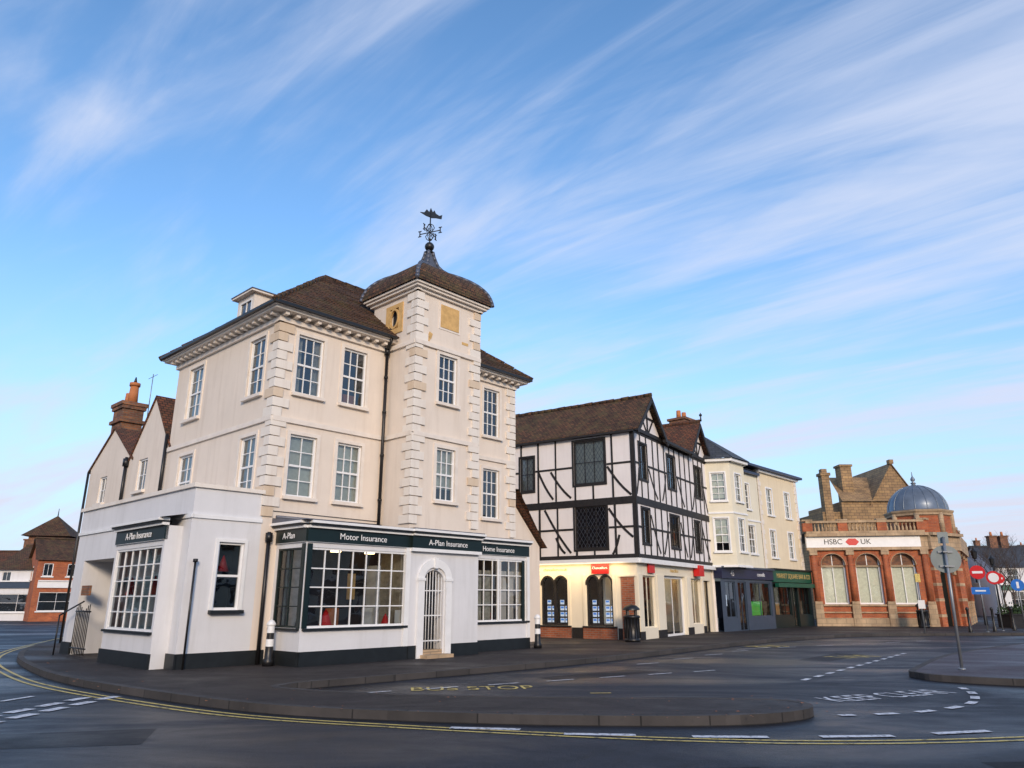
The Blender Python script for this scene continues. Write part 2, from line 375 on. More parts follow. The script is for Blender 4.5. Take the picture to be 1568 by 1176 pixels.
hip(rf,1.17,10.65,-.45,6.37,8.55,4.55,7.25,2.96,11.35)
def courses(P,a,b_,c,d_,n,mi):
    a,b_,c,d_=map(Vector,(a,b_,c,d_)); nn=(b_-a).cross(d_-a).normalized()
    if nn.z<0: nn=-nn
    for i in range(n):
        t0=i/n; t1=(i+1)/n; p0=a.lerp(d_,t0);p1=b_.lerp(c,t0);p2=b_.lerp(c,t1);p3=a.lerp(d_,t1)
        m=8
        for k in range(m):
            u0=k/m;u1=(k+1)/m; h=.022+random.uniform(-.008,.010)
            q0=p0.lerp(p1,u0)+nn*h;q1=p0.lerp(p1,u1)+nn*h;q2=p3.lerp(p2,u1)+nn*.004;q3=p3.lerp(p2,u0)+nn*.004
            P.face([q0,q1,q2,q3],mi); P.face([p0.lerp(p1,u0),p0.lerp(p1,u1),q1,q0],mi)
courses(rf,(1.17,-.45,8.55),(10.65,-.45,8.55),(7.25,2.96,11.35),(4.55,2.96,11.35),26,'tile')
courses(rf,(1.17,6.37,8.55),(1.17,-.45,8.55),(4.55,2.955,11.35),(4.55,2.965,11.35),26,'tile')
dm=A.P('dormer','trimcream','lead'); wd_=W((2.0,3.3),(0,-1))
wall(dm,wd_,0,.95,8.9,9.82,[(.12,.83,9.1,9.7)],mi=0); window(A,wd_,.12,.83,9.1,9.7,2,1,sash=False,sill=False,room=.3,depth=.06)
dm.face([(2.0,2.35,8.9),(3.4,2.35,8.9),(3.4,2.35,9.82),(2.0,2.35,9.82)]); dm.face([(2.0,3.3,8.9),(3.4,3.3,8.9),(3.4,3.3,9.82),(2.0,3.3,9.82)])
dm.bx(1.85,3.1,2.22,3.43,9.82,9.87,'trimcream'); dm.bx(1.83,3.1,2.2,3.45,9.872,9.9,'lead')
quoins(q,wf,0,1,wl,5.92,-1,3.35,8.18); quoins(q,wf,8.58,-1,wr,0,1,3.35,8.18)
tf=W((5.0,-1.2)); tl=W((5.0,.8),(0,-1)); tr_=W((7.37,-1.2),(0,1)); tb=W((7.37,.8),(-1,0))
tw=[(.85,1.53,6.72,8.12),(.85,1.53,4.02,5.45)]
wall(walls,tf,0,2.37,3.0,9.92,tw)
window(A,tf,*tw[0],3,2,sur=.1,cur=None,surm='trimcream'); window(A,tf,*tw[1],3,2,sur=.1,cur='blind')
wall(walls,tl,0,2.0,3.0,9.92,[(1.0-.2,1.0+.2,8.88,9.5)]); wall(walls,tr_,0,2.0,3.0,9.92); wall(walls,tb,0,2.37,8.4,9.92)
for w,L in ((tf,2.37),(tl,2.0),(tr_,2.0)):
    band(trim,w,-.055 if w is tf else 0,L+(.055 if w is tf else 0),8.22,8.34,.07 if w is tf else .067); band(trim,w,0,L,5.66,5.78,.055)
    cor.box(w,-.10,L+.10,-.05,.08+.002*L,9.78,9.86)
quoins(q,tf,0,1,tl,2.0,-1,3.35,9.76); quoins(q,tf,2.37,-1,tr_,0,1,3.35,9.76)
cor.bx(4.82,7.55,-1.38,.98,9.862,9.93); cor.bx(4.76,7.61,-1.44,1.04,9.932,10.0,'trimcream')
op=A.P('stone_panels','ochre','dark'); op.box(tf,.85,1.55,.0,.03,8.93,9.62,'ochre'); op.box(tf,.79,1.61,-.01,.015,8.87,9.68,'trimcream')
op.box(tl,.62,.8,-.01,.03,8.72,9.62,'ochre'); op.box(tl,1.2,1.38,-.01,.03,8.72,9.62,'ochre'); op.box(tl,.8,1.2,-.01,.03,9.5,9.62,'ochre'); op.box(tl,.8,1.2,-.01,.03,8.72,8.88,'ochre')
archring(op,tl,.84,1.16,9.19,.25,.06,-.02,.045,'ochre',full=True)
op.face([tl.p(.8,-.1,8.88),tl.p(1.2,-.1,8.88),tl.p(1.2,-.1,9.5),tl.p(.8,-.1,9.5)],'dark')
for a,z,s in ((.46,8.58,.16),(.42,8.46,.1)): op.diag(tf,a,z-s/2,a+.06,z+s/2,s*.8,.0,.012,'ochre')
op.box(tf,1.7,1.95,.0,.008,8.62,8.7,'ochre')
tr=A.P('tower_roof','tile','lead'); cx,cy=6.185,-.2
prof=[(1.0,10.0),(.99,10.10),(.965,10.24),(.925,10.38),(.86,10.52),(.77,10.66),(.65,10.79),(.51,10.90),(.38,10.98),(.30,11.02),(.21,11.12),(.14,11.26),(.10,11.44),(.07,11.6),(.055,11.74)]
hx,hy=1.48,1.30
for (s0,z0),(s1,z1) in zip(prof,prof[1:]):
    mi='lead' if z0>10.97 else 'tile'
    c0=[(cx-hx*s0,cy-hy*s0,z0),(cx+hx*s0,cy-hy*s0,z0),(cx+hx*s0,cy+hy*s0,z0),(cx-hx*s0,cy+hy*s0,z0)]
    c1=[(cx-hx*s1,cy-hy*s1,z1),(cx+hx*s1,cy-hy*s1,z1),(cx+hx*s1,cy+hy*s1,z1),(cx-hx*s1,cy+hy*s1,z1)]
    for i in range(4):
        tr.face([c0[i],c0[(i+1)%4],c1[(i+1)%4],c1[i]],mi,mi=='lead'); tr.cyl(c0[i],c1[i],.055,.055,8,'lead')
vn=A.P('weathervane','black')
ball=[(.001,-.15),(.09,-.12),(.135,-.06),(.15,0),(.135,.06),(.09,.12),(.001,.15)]
vn.lathe((cx,cy,11.92),ball,16); vn.cyl((cx,cy,11.6),(cx,cy,13.1),.02)
vn.lathe((cx,cy,11.68),[(.06,0),(.14,.03),(.14,.06),(.05,.1)],12)
vn.lathe((cx,cy,12.15),[(.02,0),(.05,.03),(.02,.06)],10)
for ang in (20,110):
    dx,dy=math.cos(R(ang))*.36,math.sin(R(ang))*.36
    vn.cyl((cx-dx,cy-dy,12.42),(cx+dx,cy+dy,12.42),.016)
    for s in (-1,1):
        X=cx+s*dx;Y=cy+s*dy
        vn.cyl((X,Y,12.34),(X,Y,12.52),.018); vn.cyl((X-dx*.15,Y-dy*.15,12.52),(X+dx*.15,Y+dy*.15,12.52),.016); vn.cyl((X-dx*.15,Y-dy*.15,12.34),(X+dx*.15,Y+dy*.15,12.34),.016)
        for sz in (-1,1):
            pts=[(cx+s*dx*f,cy+s*dy*f,12.42+sz*h) for f,h in ((.08,.28),(.3,.22),(.42,.12),(.3,.05),(.15,.1))]
            for u,v in zip(pts,pts[1:]): vn.cyl(u,v,.013,n=6)
sil=[(-.36,.02),(-.22,.05),(-.14,.18),(-.05,.11),(.0,.27),(.07,.14),(.12,.22),(.18,.12),(.3,.08),(.40,.14),(.38,-.01),(.2,-.03),(.05,-.07),(-.15,-.05)]
da=R(-15); vp=[(cx+a*math.cos(da),cy+a*math.sin(da),13.0+h) for a,h in sil]
off=Vector((-math.sin(da),math.cos(da),0))*.012
vn.face([Vector(p)+off for p in vp]); vn.face([Vector(p)-off for p in vp][::-1])
for i in range(len(vp)): a_=Vector(vp[i]); b_=Vector(vp[(i+1)%len(vp)]); vn.face([a_+off,b_+off,b_-off,a_-off])
dp=A.P('drainpipes','black')
dp.cyl((4.87,-.1,3.2),(4.87,-.1,8.2),.045); dp.cyl((4.87,-.1,8.2),(4.78,-.4,8.48),.045); dp.cyl((4.87,-.1,8.1),(4.87,-.1,8.28),.08)
for z in (4,5.2,6.4,7.4): dp.cyl((4.87,-.1,z),(4.87,-.1,z+.06),.06)
dp.cyl((1.80,-.07,GB),(1.80,-.07,3.0),.045); dp.cyl((1.80,-.07,2.78),(1.80,-.07,2.98),.08)
ef=W((0,0)); es=W((0,7.1),(0,-1))
wall(walls,ef,0,1.62,GB,3.86,[(.66,1.26,1.28,2.72)],mi='white')
window(A,ef,.66,1.26,1.28,2.72,1,1,sill=False,sur=.07,surm='paint'); pl.box(ef,.58,1.34,-.02,.12,1.2,1.275,'plinth')
p=A.P('window_ornament'); p.cyl(ef.p(.95,-.3,2.1),ef.p(.95,-.3,2.45),.14,.01,10,'red')
wall(walls,es,0,7.1,GB,3.86,[(.7,3.3,GB,2.5)],mi='white',depth=1.5)
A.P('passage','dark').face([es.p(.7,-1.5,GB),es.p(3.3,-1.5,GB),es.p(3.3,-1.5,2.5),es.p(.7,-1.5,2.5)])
wall(walls,W((1.62,7.1),(-1,0)),0,1.62,GB,3.86,mi='white')
walls.face([(0,0,3.7),(1.62,0,3.7),(1.62,7.1,3.7),(0,7.1,3.7)],'white')
cp=A.P('parapet_coping','quoin')
cp.bx(-.06,.26,-.06,7.16,3.86,3.95); cp.bx(.26,1.62,-.06,.26,3.86,3.948)
band(trim,ef,0,1.62,3.2,3.28,.04,'paint'); band(trim,es,0,7.1+.04,3.2,3.28,.043,'paint')
pl.box(ef,0,1.95,-.02,.035,GB-.05,.42); pl.box(es,3.3,7.135,-.02,.038,GB-.05,.42); pl.box(es,0,.7,-.02,.038,GB-.05,.42)
rl=A.P('passage_gate','black')
for i in range(9): rl.cyl(es.p(.9+i*.12,.05,.15),es.p(.9+i*.12,.05,1.3+.08*math.sin(i)),.012,n=6)
rl.cyl(es.p(.85,.05,1.2),es.p(1.95,.05,1.2),.02,n=6); rl.cyl(es.p(.85,.05,.3),es.p(1.95,.05,.3),.02,n=6)
rl.cyl(es.p(.6,.35,.1),es.p(.6,.35,1.1),.02); rl.cyl(es.p(.6,.35,1.1),es.p(1.5,.1,1.45),.02)
A.P('notice_board','plinth').box(es,1.0,1.6,.0,.05,1.6,1.85,'chim')
def bayfront(w,a0,a1,zb=.9,zt=2.62,nx=7,nz=4,frame='paint',fz0=2.74,fz1=3.04,proud=0):
    wall(walls,w,a0,a1,GB,zt+.12,[(a0+.1,a1-.1,zb,zt)],depth=.08,mi='white')
    window(A,w,a0+.1,a1-.1,zb,zt,nx,nz,sash=False,sill=False,depth=.08,gl='shopglass',bar=.026,room=0,fr=frame,fw=.045)
    pl.box(w,a0,a1,-.02,.04+proud,GB-.05,.42); A.P('shop_sills','plinth').box(w,a0+.04,a1-.04,-.02,.07+proud,zb-.055,zb-.005,'plinth')
    fs=A.P('shop_fascias','green','paint')
    fs.box(w,a0,a1,-.05,.05+proud,zt+.12,fz0-.005,'paint'); fs.box(w,a0,a1,-.05,.03+proud,fz0,fz1,'green')
    fs.box(w,a0,a1,-.05,.10+proud,fz1+.003,fz1+.06,'paint'); fs.box(w,a0,a1,-.05,.16+proud,fz1+.063,fz1+.1,'plinth'); fs.box(w,a0,a1,-.05,.2+proud,fz1+.103,fz1+.16,'paint')
sb=W((-.35,3.2),(0,-1)); bayfront(sb,0,2.8,zb=.85,nx=6,nz=5)
for y in (.4,3.2):
    wall(walls,W((0,y),(-1,0)) ,0,.35,GB,3.04,mi='white')
walls.face([(-.52,.25,3.2),(0,.25,3.3),(0,3.35,3.3),(-.52,3.35,3.2)],'lead')
K=A.P('bay_interior','room','blind')
K.face([(-.02,.42,.8),(-.02,3.18,.8),(-.02,3.18,2.7),(-.02,.42,2.7)],'blind')
A.P('bay_ornament','red').cyl((-.2,1.0,1.6),(-.2,1.0,2.0),.11,.01,10,'red'); A.P('bay_ornament').cyl((-.2,2.3,1.6),(-.2,2.3,2.0),.11,.01,10,'red')
text('sign_text','A-Plan Insurance',sb,1.4,.045,2.89,.22,'text',A.e)
fb=W((2.05,-1.3)); bayfront(fb,0,2.95)
fsd=W((2.05,0),(0,-1)); bayfront(fsd,0,1.3,nx=2,nz=4,frame='green',proud=.001)
rbw=W((7.37,-.75)); bayfront(rbw,0,2.70,nx=7,nz=4,proud=-.001)
wall(walls,W((10.07,-.75),(0,1)),0,.75,GB,3.2,mi='white')
pp=A.P('pilasters','green','paint')
for w,a in ((fb,.02),(fsd,1.16)): pp.box(w,a,a+.12,.002,.03,.9,2.7,'green')
pp.box(rbw,2.58,2.69,.002,.05,.42,2.73,'paint'); pp.box(rbw,1.35,1.43,-.04,.0,.9,2.62,'paint'); pp.box(rbw,2.4,2.5,-.05,.01,.9,2.62,'green')
pp.box(fb,2.80,2.94,.002,.045,.42,2.73,'paint')
ds=W((5.0,-1.32)); wall(walls,ds,0,2.37,GB,3.0,[(.47,1.13,GB,2.22)],mi='white',depth=.35)
archfill(walls,ds,.47,1.13,1.95,2.22,'white',.35)
dr=A.P('door_surround','paint')
dr.box(ds,.24,.44,-.02,.07,GB,1.95); dr.box(ds,1.16,1.36,-.02,.07,GB,1.95); dr.box(ds,.22,.46,-.02,.09,1.95,2.02); dr.box(ds,1.14,1.38,-.02,.09,1.95,2.02)
archring(dr,ds,.44,1.16,2.02,.27,.2,-.02,.06); dr.box(ds,.75,.85,.0,.1,2.26,2.52)
pl.box(ds,0,.24,-.02,.04,GB-.05,.42); pl.box(ds,1.36,2.37,-.02,.04,GB-.05,.42)
A.P('door_leaf','bluegrey').box(ds,.47,1.13,-.36,-.3,GB,2.2,'dark')
A.P('door_steps','kerb').box(ds,.36,1.24,.0,.32,GB-.05,.2,'stone'); A.P('door_steps').box(ds,.48,1.12,-.3,.0,GB,.3,'stone')
gt=A.P('iron_gate','paint')
for i in range(7): a=.51+i*.097; gt.cyl(ds.p(a,-.05,.32),ds.p(a,-.05,2.0+.2*math.sin(math.pi*(i+.5)/7)),.011,n=6)
for z in (.5,1.1,1.7): gt.box(ds,.48,1.12,-.065,-.04,z,z+.025)
fs=A.P('shop_fascias')
fs.box(ds,-.02,2.39,-.05,.1,2.742,3.042,'green'); fs.box(ds,-.02,2.39,-.05,.17,3.046,3.10,'paint'); fs.box(ds,-.03,2.41,-.05,.22,3.103,3.14,'plinth'); fs.box(ds,-.05,2.42,-.05,.26,3.143,3.20,'paint'); fs.box(ds,-.02,2.39,-.03,.12,2.66,2.74,'paint')
text('sign_text','Motor Insurance',fb,1.5,.045,2.89,.2,'text',A.e)
text('sign_text','A-Plan Insurance',ds,1.18,.105,2.89,.2,'text',A.e); text('sign_text','Home Insurance',rbw,1.35,.045,2.89,.2,'text',A.e); text('sign_text','A-Plan',fsd,.6,.05,2.89,.2,'text',A.e)
lr=A.P('bay_roofs','lead')
lr.face([(1.88,-1.48,3.205),(5.0,-1.48,3.205),(5.0,0,3.33),(1.88,0,3.33)]); lr.face([(7.37,-.95,3.205),(10.25,-.95,3.205),(10.25,0,3.33),(7.37,0,3.33)]); lr.face([(1.88,-1.48,3.2),(1.88,0,3.2),(1.88,0,3.33)])
lr.box(ds,-.05,2.42,-.1,.2,3.203,3.23)
lr.cyl((1.95,-.06,3.36),(4.98,-.06,3.36),.04)
K.bx(2.1,5.0,-1.24,-.06,.78,.84,'room')
K.face([(2.1,-.05,.8),(5,-.05,.8),(5,-.05,2.72),(2.1,-.05,2.72)],'room'); K.face([(2.1,-1.24,2.7),(5,-1.24,2.7),(5,-.05,2.7),(2.1,-.05,2.7)],'room')
K.face([(5,-1.24,.8),(5,-.05,.8),(5,-.05,2.7),(5,-1.24,2.7)],'curtain')
K.bx(7.4,10.0,-.68,-.06,.78,.84,'room'); K.face([(7.4,-.05,.8),(10,-.05,.8),(10,-.05,2.72),(7.4,-.05,2.72)],'room'); K.face([(7.4,-.7,2.7),(10.05,-.7,2.7),(10.05,-.05,2.7),(7.4,-.05,2.7)],'room')
K.bx(2.12,2.5,-.5,-.4,.85,2.6,'curtain'); K.bx(4.3,4.42,-.9,-.5,.85,2.3,'paper')
lp=A.P('shop_lamps','warm')
for x in (3.4,4.4): lp.bx(x-.10,x+.10,-.5,-.35,2.6,2.64)
for x in (8.2,9.3): lp.bx(x-.08,x+.08,-.4,-.3,2.6,2.64)
dsx=A.P('window_display','red','paper')
dsx.lathe((2.9,-.95,.85),[(.2,0),(.14,.12),(.1,.25),(.05,.38),(.001,.44)],14,'red'); dsx.lathe((4.55,-1.0,.85),[(.13,0),(.1,.1),(.05,.25),(.001,.33)],12,'red')
dsx.bx(3.2,3.55,-.5,-.45,.9,1.3,'orange'); dsx.bx(4.0,4.3,-.8,-.78,.9,1.3,'paper'); dsx.bx(4.72,4.9,-1.15,-1.13,.95,1.25,'paper'); dsx.bx(3.7,3.9,-.6,-.55,1.5,2.1,'ochre')
for x in (8.0,8.35,9.0,9.35,9.7): dsx.bx(x,x+.22,-.6+.03*math.sin(x*9),-.58+.03*math.sin(x*9),.95,2.3,'curtain' if x<9 else 'trimcream')
dsx.lathe((8.7,-.5,.85),[(.1,0),(.07,.1),(.04,.2),(.001,.3)],12,'red')
po=A.P('alarm_post','black'); po.cyl(ef.p(.13,.12,GB),ef.p(.13,.12,2.3),.022); po.cyl(ef.p(.13,.12,2.26),ef.p(.13,.12,2.33),.05)
cb_=A.P('cables','black')
cb_.cyl(wf.p(.0,.02,3.5),wf.p(3.3,.02,3.47),.008,n=5)
A.done()

# ---- rear cottage
C=B('cream_gabled_cottage',(-6.91,15.84,0),R(47))
cw=C.P('walls','cream'); rr=C.P('roof','tilered'); cl=W((1.62,12.5),(0,-1))
wall(cw,cl,0,6.58,GB,5.9,[(1.1,1.75,4.6,5.5),(4.4,5.1,4.7,5.7)])
window(C,cl,1.1,1.75,4.6,5.5,2,2,sash=False); window(C,cl,4.4,5.1,4.7,5.7,2,2,sash=False)
wall(cw,W((8,12.5),(-1,0)),0,6.38,GB,5.9)
def gable(Pw,Pr,w,a0,a1,z0,za,depth,ov=.12,mw=0,mr=0,th=.07):
    c=(a0+a1)/2
    Pw.face([w.p(a0,0,z0),w.p(a1,0,z0),w.p(c,0,za)],mw)
    sl=(za-z0)/(c-a0)
    for s in (-1,1):
        e=c+s*((c-a0)+.18); ze=z0-.18*sl
        Pr.hexa([w.p(c,ov,za),w.p(e,ov,ze),w.p(e,-depth,ze),w.p(c,-depth,za),w.p(c,ov,za+th),w.p(e,ov,ze+th),w.p(e,-depth,ze+th),w.p(c,-depth,za+th)],mr)
gable(cw,rr,cl,.0,3.7,5.9,7.1,6,ov=.05); gable(cw,rr,cl,3.7,6.6,5.9,7.6,6,ov=.05)
ch=C.P('chimney','chim')
ch.bx(1.9,2.6,11.1,12.0,5.5,8.0); ch.bx(1.82,2.68,11.02,12.08,7.5,7.62); ch.bx(1.84,2.66,11.04,12.06,8.0,8.12); ch.bx(1.8,2.7,11.0,12.1,8.12,8.25)
ch.cyl((2.25,11.35,8.25),(2.25,11.35,8.9),.17,.14,12,'orange'); ch.cyl((2.25,11.35,8.9),(2.25,11.35,9.02),.18,.18,12,'orange'); ch.cyl((2.25,11.35,9.02),(2.25,11.35,9.25),.07,.02,8,'black')
ch.cyl((2.25,11.75,8.25),(2.25,11.75,8.7),.14,.12,12,'orange')
aer=C.P('tv_aerial','galv'); aer.cyl((2.7,11.0,7.8),(2.7,11.0,9.4),.015); aer.cyl((2.7,10.6,9.3),(2.7,11.4,9.3),.01)
C.P('drainpipe','black').cyl(cl.p(3.5,.07,3.9),cl.p(3.5,.07,5.9),.05); C.P('drainpipe').cyl(cl.p(3.5,.07,5.6),cl.p(3.5,.07,5.85),.1); C.P('drainpipe').cyl(cl.p(.0,.07,.1),cl.p(.0,.07,5.8),.04); C.P('drainpipe').cyl(cl.p(6.5,.07,3.9),cl.p(6.5,.07,6.2),.05)
C.done()

# ------------------------------------------------------------------ TIMBER BUILDING
T=B('timber_framed_building',(4.58,27.0,0),R(57))
tw_=T.P('infill_walls','infill'); tm=T.P('timber_frame','timber'); tro=T.P('roof','tile','tilered'); gw=T.P('ground_floor_walls','shopcream','brick')
L1=W((0,7.5),(0,-1)); R1=W((0,0))
def Y(y): return 7.5-y
wl2=[(Y(2.55),Y(1.2),5.78,7.5),(Y(5.05),Y(4.4),5.7,7.1)]; wl1=[(Y(2.55),Y(1.2),3.32,4.95)]
wall(tw_,L1,0,7.5,2.95,7.75,wl2+wl1,depth=.08)
for o in wl2+wl1: window(T,L1,*o,3 if o[1]-o[0]>1 else 2,2,sash=False,fr='timber',sill=False,depth=.07,fw=.06,gl='shopglass',cur='full' if o[2]>5 else None)
lead_=T.P('leaded_lights','lead')
for o in wl2+wl1:
    a0,a1,z0,z1=o
    for k in range(-14,16):
        for sg in (-1,1):
            seg=[(a0+k*.16+sg*((z1-z0)*i/30)*.6,z0+(z1-z0)*i/30) for i in range(31)]
            ins=[p for p in seg if a0+.03<p[0]<a1-.03]
            if len(ins)>2: lead_.diag(L1,ins[0][0],ins[0][1],ins[-1][0],ins[-1][1],.010,-.045,-.038)
ops2=[(.5,1.25,5.9,7.3),(3.4,4.3,5.9,7.3),(6.8,7.6,5.9,7.3)]; ops1=[(.5,1.25,3.5,4.8),(3.4,4.4,3.5,4.8),(6.3,7.0,3.5,4.8)]
wall(tw_,R1,0,8.5,2.95,7.75,ops2+ops1,depth=.08)
for o in ops2+ops1: window(T,R1,*o,3,2,sash=False,fr='timber',sill=False,depth=.07,fw=.05)
def framing(w,a0,a1,z0,z1,wins,step,braces,e):
    o1=.03+e
    for z,h in ((z0,.15),(z1-.12,.12),((z0+z1)/2+.05,.075)):
        if h==.075:
            seg=[a0]
            for o in sorted(wins): seg+= [o[0]-.07,o[1]+.07]
            seg.append(a1)
            for s0,s1 in zip(seg[::2],seg[1::2]):
                if s1-s0>.15: tm.box(w,s0+.02,s1-.02,0,o1-.008,z,z+h)
        else: tm.box(w,a0,a1,0,o1,z,z+h)
    n=max(1,round((a1-a0)/step))
    for i in range(n+1):
        a=a0+.06+(a1-a0-.12)*i/n+ (random.uniform(-.04,.04) if 0<i<n else 0); wd=.06 if i in(0,n) else random.uniform(.030,.042)
        hit=[o for o in wins if o[0]-.1<a<o[1]+.1]
        if hit:
            o=hit[0]
            if o[2]-z0>.35: tm.box(w,a-wd,a+wd,0,o1-.004,z0+.15,o[2]-.07)
            if z1-o[3]>.35: tm.box(w,a-wd,a+wd,0,o1-.004,o[3]+.07,z1-.12)
        else: tm.box(w,a-wd,a+wd,0,o1-.004,z0+.15,z1-.12)
    for o in wins:
        tm.box(w,o[0]-.07,o[0],0,o1-.002,o[2]-.07,o[3]+.07); tm.box(w,o[1],o[1]+.07,0,o1-.002,o[2]-.07,o[3]+.07)
        tm.box(w,o[0],o[1],0,o1-.002,o[2]-.07,o[2]); tm.box(w,o[0],o[1],0,o1-.002,o[3],o[3]+.07)
    for (b0,c0,b1,c1) in braces:
        n=6; pts=[]
        for i in range(n+1):
            t=i/n; bow=.10*math.sin(math.pi*t); pts.append((b0+(b1-b0)*t,c0+(c1-c0)*t-bow))
        for p,q_ in zip(pts,pts[1:]): tm.diag(w,*p,*q_,.085,0,o1-.012)
framing(L1,0,7.5,5.05,7.75,wl2,.8,[(Y(1.1),6.4,Y(.15),5.25),(Y(2.7),5.3,Y(3.6),6.4),(Y(4.2),6.5,Y(3.5),5.3)],0)
framing(L1,0,7.5,2.95,5.05,wl1,.8,[(Y(1.1),4.8,Y(.15),3.7),(Y(1.0),3.1,Y(.7),3.8),(Y(2.75),3.2,Y(3.9),4.9),(Y(3.0),3.2,Y(3.4),3.8)],.0)
framing(R1,0,8.5,5.05,7.75,ops2,.62,[(.15,5.3,.45,6.3),(1.4,6.4,2.2,5.3),(2.7,5.3,3.2,6.4),(4.5,6.5,5.2,5.3),(6.2,5.3,6.7,6.4),(7.8,6.5,8.3,5.3)],.004)
framing(R1,0,8.5,2.95,5.05,ops1,.62,[(1.4,4.6,2.2,3.2),(2.6,3.2,3.2,4.5),(4.6,4.6,5.2,3.2),(5.6,3.2,6.1,4.5),(7.3,4.6,8.1,3.2)],.004)
def gab2(a0,a1,za,depth):
    w=R1; c=(a0+a1)/2; z0=7.75
    tw_.face([w.p(a0,0.03,z0),w.p(a1,.03,z0),w.p(c,.03,za)])
    for s in (-1,1):
        e=c+s*((c-a0)+.15); sl=(za-z0)/(c-a0); ze=z0-.15*sl
        tro.hexa([w.p(c,.3,za+.08),w.p(e,.3,ze+.08),w.p(e,-depth,ze+.08),w.p(c,-depth,za+.08),w.p(c,.3,za+.15),w.p(e,.3,ze+.15),w.p(e,-depth,ze+.15),w.p(c,-depth,za+.15)],'tile' if a0==0 else 'tilered')
        tm.diag(w,c,za-.02,e,ze-.02,.16,.26,.32)
        tm.diag(w,c+s*.1,z0+.1,c+s*(c-a0)*.45,z0+(za-z0)*.5,.07,.03,.065)
    tm.box(w,c-.04,c+.04,.03,.07,z0,za-.2); tm.box(w,a0,a1,.0,.09,z0-.04,z0+.1)
    tm.box(w,a0+(c-a0)*.5,a1-(c-a0)*.5,.03,.068,z0+(za-z0)*.45,z0+(za-z0)*.45+.08)
gab2(0,2.8,9.2,7.6); gab2(5.9,8.5,9.3,4)
tro.face([(2.6,-.3,7.78),(6.2,-.3,7.78),(6.2,2.6,9.3),(2.6,2.6,9.3)],'tilered'); tro.face([(2.6,5.5,7.78),(6.2,5.5,7.78),(6.2,2.6,9.3),(2.6,2.6,9.3)],'tilered')
tro.box(R1,2.6,6.2,.2,.34,7.66,7.76,'timber'); tro.box(L1,-.1,7.6,.12,.2,7.62,7.69,'timber')
for i in range(24):
    y=-.3+i*.33; j=random.uniform(-.015,.015); tro.cyl((1.4,y,9.36+j),(1.4,y+.325,9.36+j),.09,.08,8)
tro.cyl((7.2,-.3,9.46),(7.2,4,9.46),.09,.09,8,'tilered'); tro.cyl((7.2,-.35,9.45),(7.2,-.35,9.85),.04,.02,8,'timber'); tro.cyl((7.2,-.35,9.7),(7.2,-.35,9.78),.07,.07,8,'timber')
wall(tw_,W((8.5,0),(0,1)),0,7.5,GB,7.75)
gl=[(Y(4.13),Y(2.98),.56,2.35),(Y(2.17),Y(1.1),.56,2.35)]
Lg=W((.05,7.5),(0,-1)); Rg=W((0.05,.1))
wall(gw,Lg,0,7.4,GB,2.95,gl,depth=.15)
for o in gl:
    for h0,h1 in ((o[0],(o[0]+o[1])/2),((o[0]+o[1])/2,o[1])):
        archfill(gw,Lg,h0,h1,2.02,2.35,0,.15); archring(gw,Lg,h0+.03,h1-.03,2.02,.3,.07,-.02,.02,'timber')
    window(T,Lg,*o,2,1,sash=False,fr='timber',sill=False,gl='shopglass',room=0,depth=.1,bar=.12,fw=.06)
    gw.box(Lg,o[0]-.15,o[1]+.15,0.003,.06,GB,.5,'brick'); gw.box(Lg,o[0]-.15,o[1]+.15,0.003,.1,.5,.56,'timber')
    for a in (o[0]-.13,o[1]+.03): gw.box(Lg,a,a+.1,.0,.05,.56,2.4,0)
gw.box(Lg,6.78,7.28,-.0,.06,GB,2.3,'brick'); gw.box(Lg,6.7,7.35,0,.09,2.3,2.36,0)
pb=T.P('plinth','timber')
for a0,a1 in ((0,3.2),(4.7,5.15),(6.6,6.75)): pb.box(Lg,a0,a1,0,.04,GB-.05,.5)
gr=[(.5,1.7,.5,2.35),(2.6,4.9,GB,2.4),(5.6,6.8,.5,2.35),(7.2,8.1,GB,2.3)]
wall(gw,Rg,0,8.45,GB,2.95,gr,depth=.25)
for o in (gr[0],gr[2]): window(T,Rg,*o,2,1,sash=False,fr='shopcream',sill=False,gl='shopglass',room=0,depth=.15)
window(T,Rg,*gr[1],2,1,sash=False,fr='paint',sill=False,gl='shopglass',room=0,depth=.2,fw=.1); window(T,Rg,*gr[3],1,1,sash=False,fr='timber',sill=False,gl='shopglass',room=0,depth=.2)
for a0,a1 in ((0,.45),(1.75,2.55),(4.95,5.55),(6.85,7.15)):
    pb.box(Rg,a0,a1,0,.04,GB-.05,.4); gw.box(Rg,a0+.05,a1-.05,0,.03,.4,2.4,0)
sh=T.P('shop_room','shopcream')
sh.bx(.3,8.2,.4,7.0,GB,GB+.03,'room'); sh.bx(3.2,3.3,.5,7.0,.1,2.8,'room'); sh.bx(.5,8.2,1.6,1.7,.1,2.8,'shopcream'); sh.bx(.2,8.2,.3,7.0,2.8,2.85,'room')
lm=T.P('shop_lamps','warm')
for x,y in ((1.2,.9),(3.8,1),(6.2,1),(7.6,1)): lm.bx(x-.2,x+.2,y-.2,y+.2,2.74,2.77)
pc=T.P('property_cards','poster','bluecard')
for o in gl:
    mid_=(o[0]+o[1])/2
    for half in (0,1):
        for i in range(2):
            for j in range(4):
                a=(o[0]+.09 if half==0 else mid_+.09)+i*.21; z=.66+j*.22
                if (i+j)%5==4: continue
                pc.box(Lg,a,a+.17,-.3,-.295,z,z+.16,'poster'); pc.box(Lg,a+.02,a+.15,-.294,-.29,z+.07,z+.14,'bluecard')
sg=T.P('hanging_signs','red'); sg.box(Lg,5.62,6.32,.06,.12,2.42,2.88,'red'); sg.box(Rg,.9,1.45,.04,.1,2.45,2.85,'red'); sg.box(Rg,5.9,6.5,.04,.3,2.45,2.9,'red')
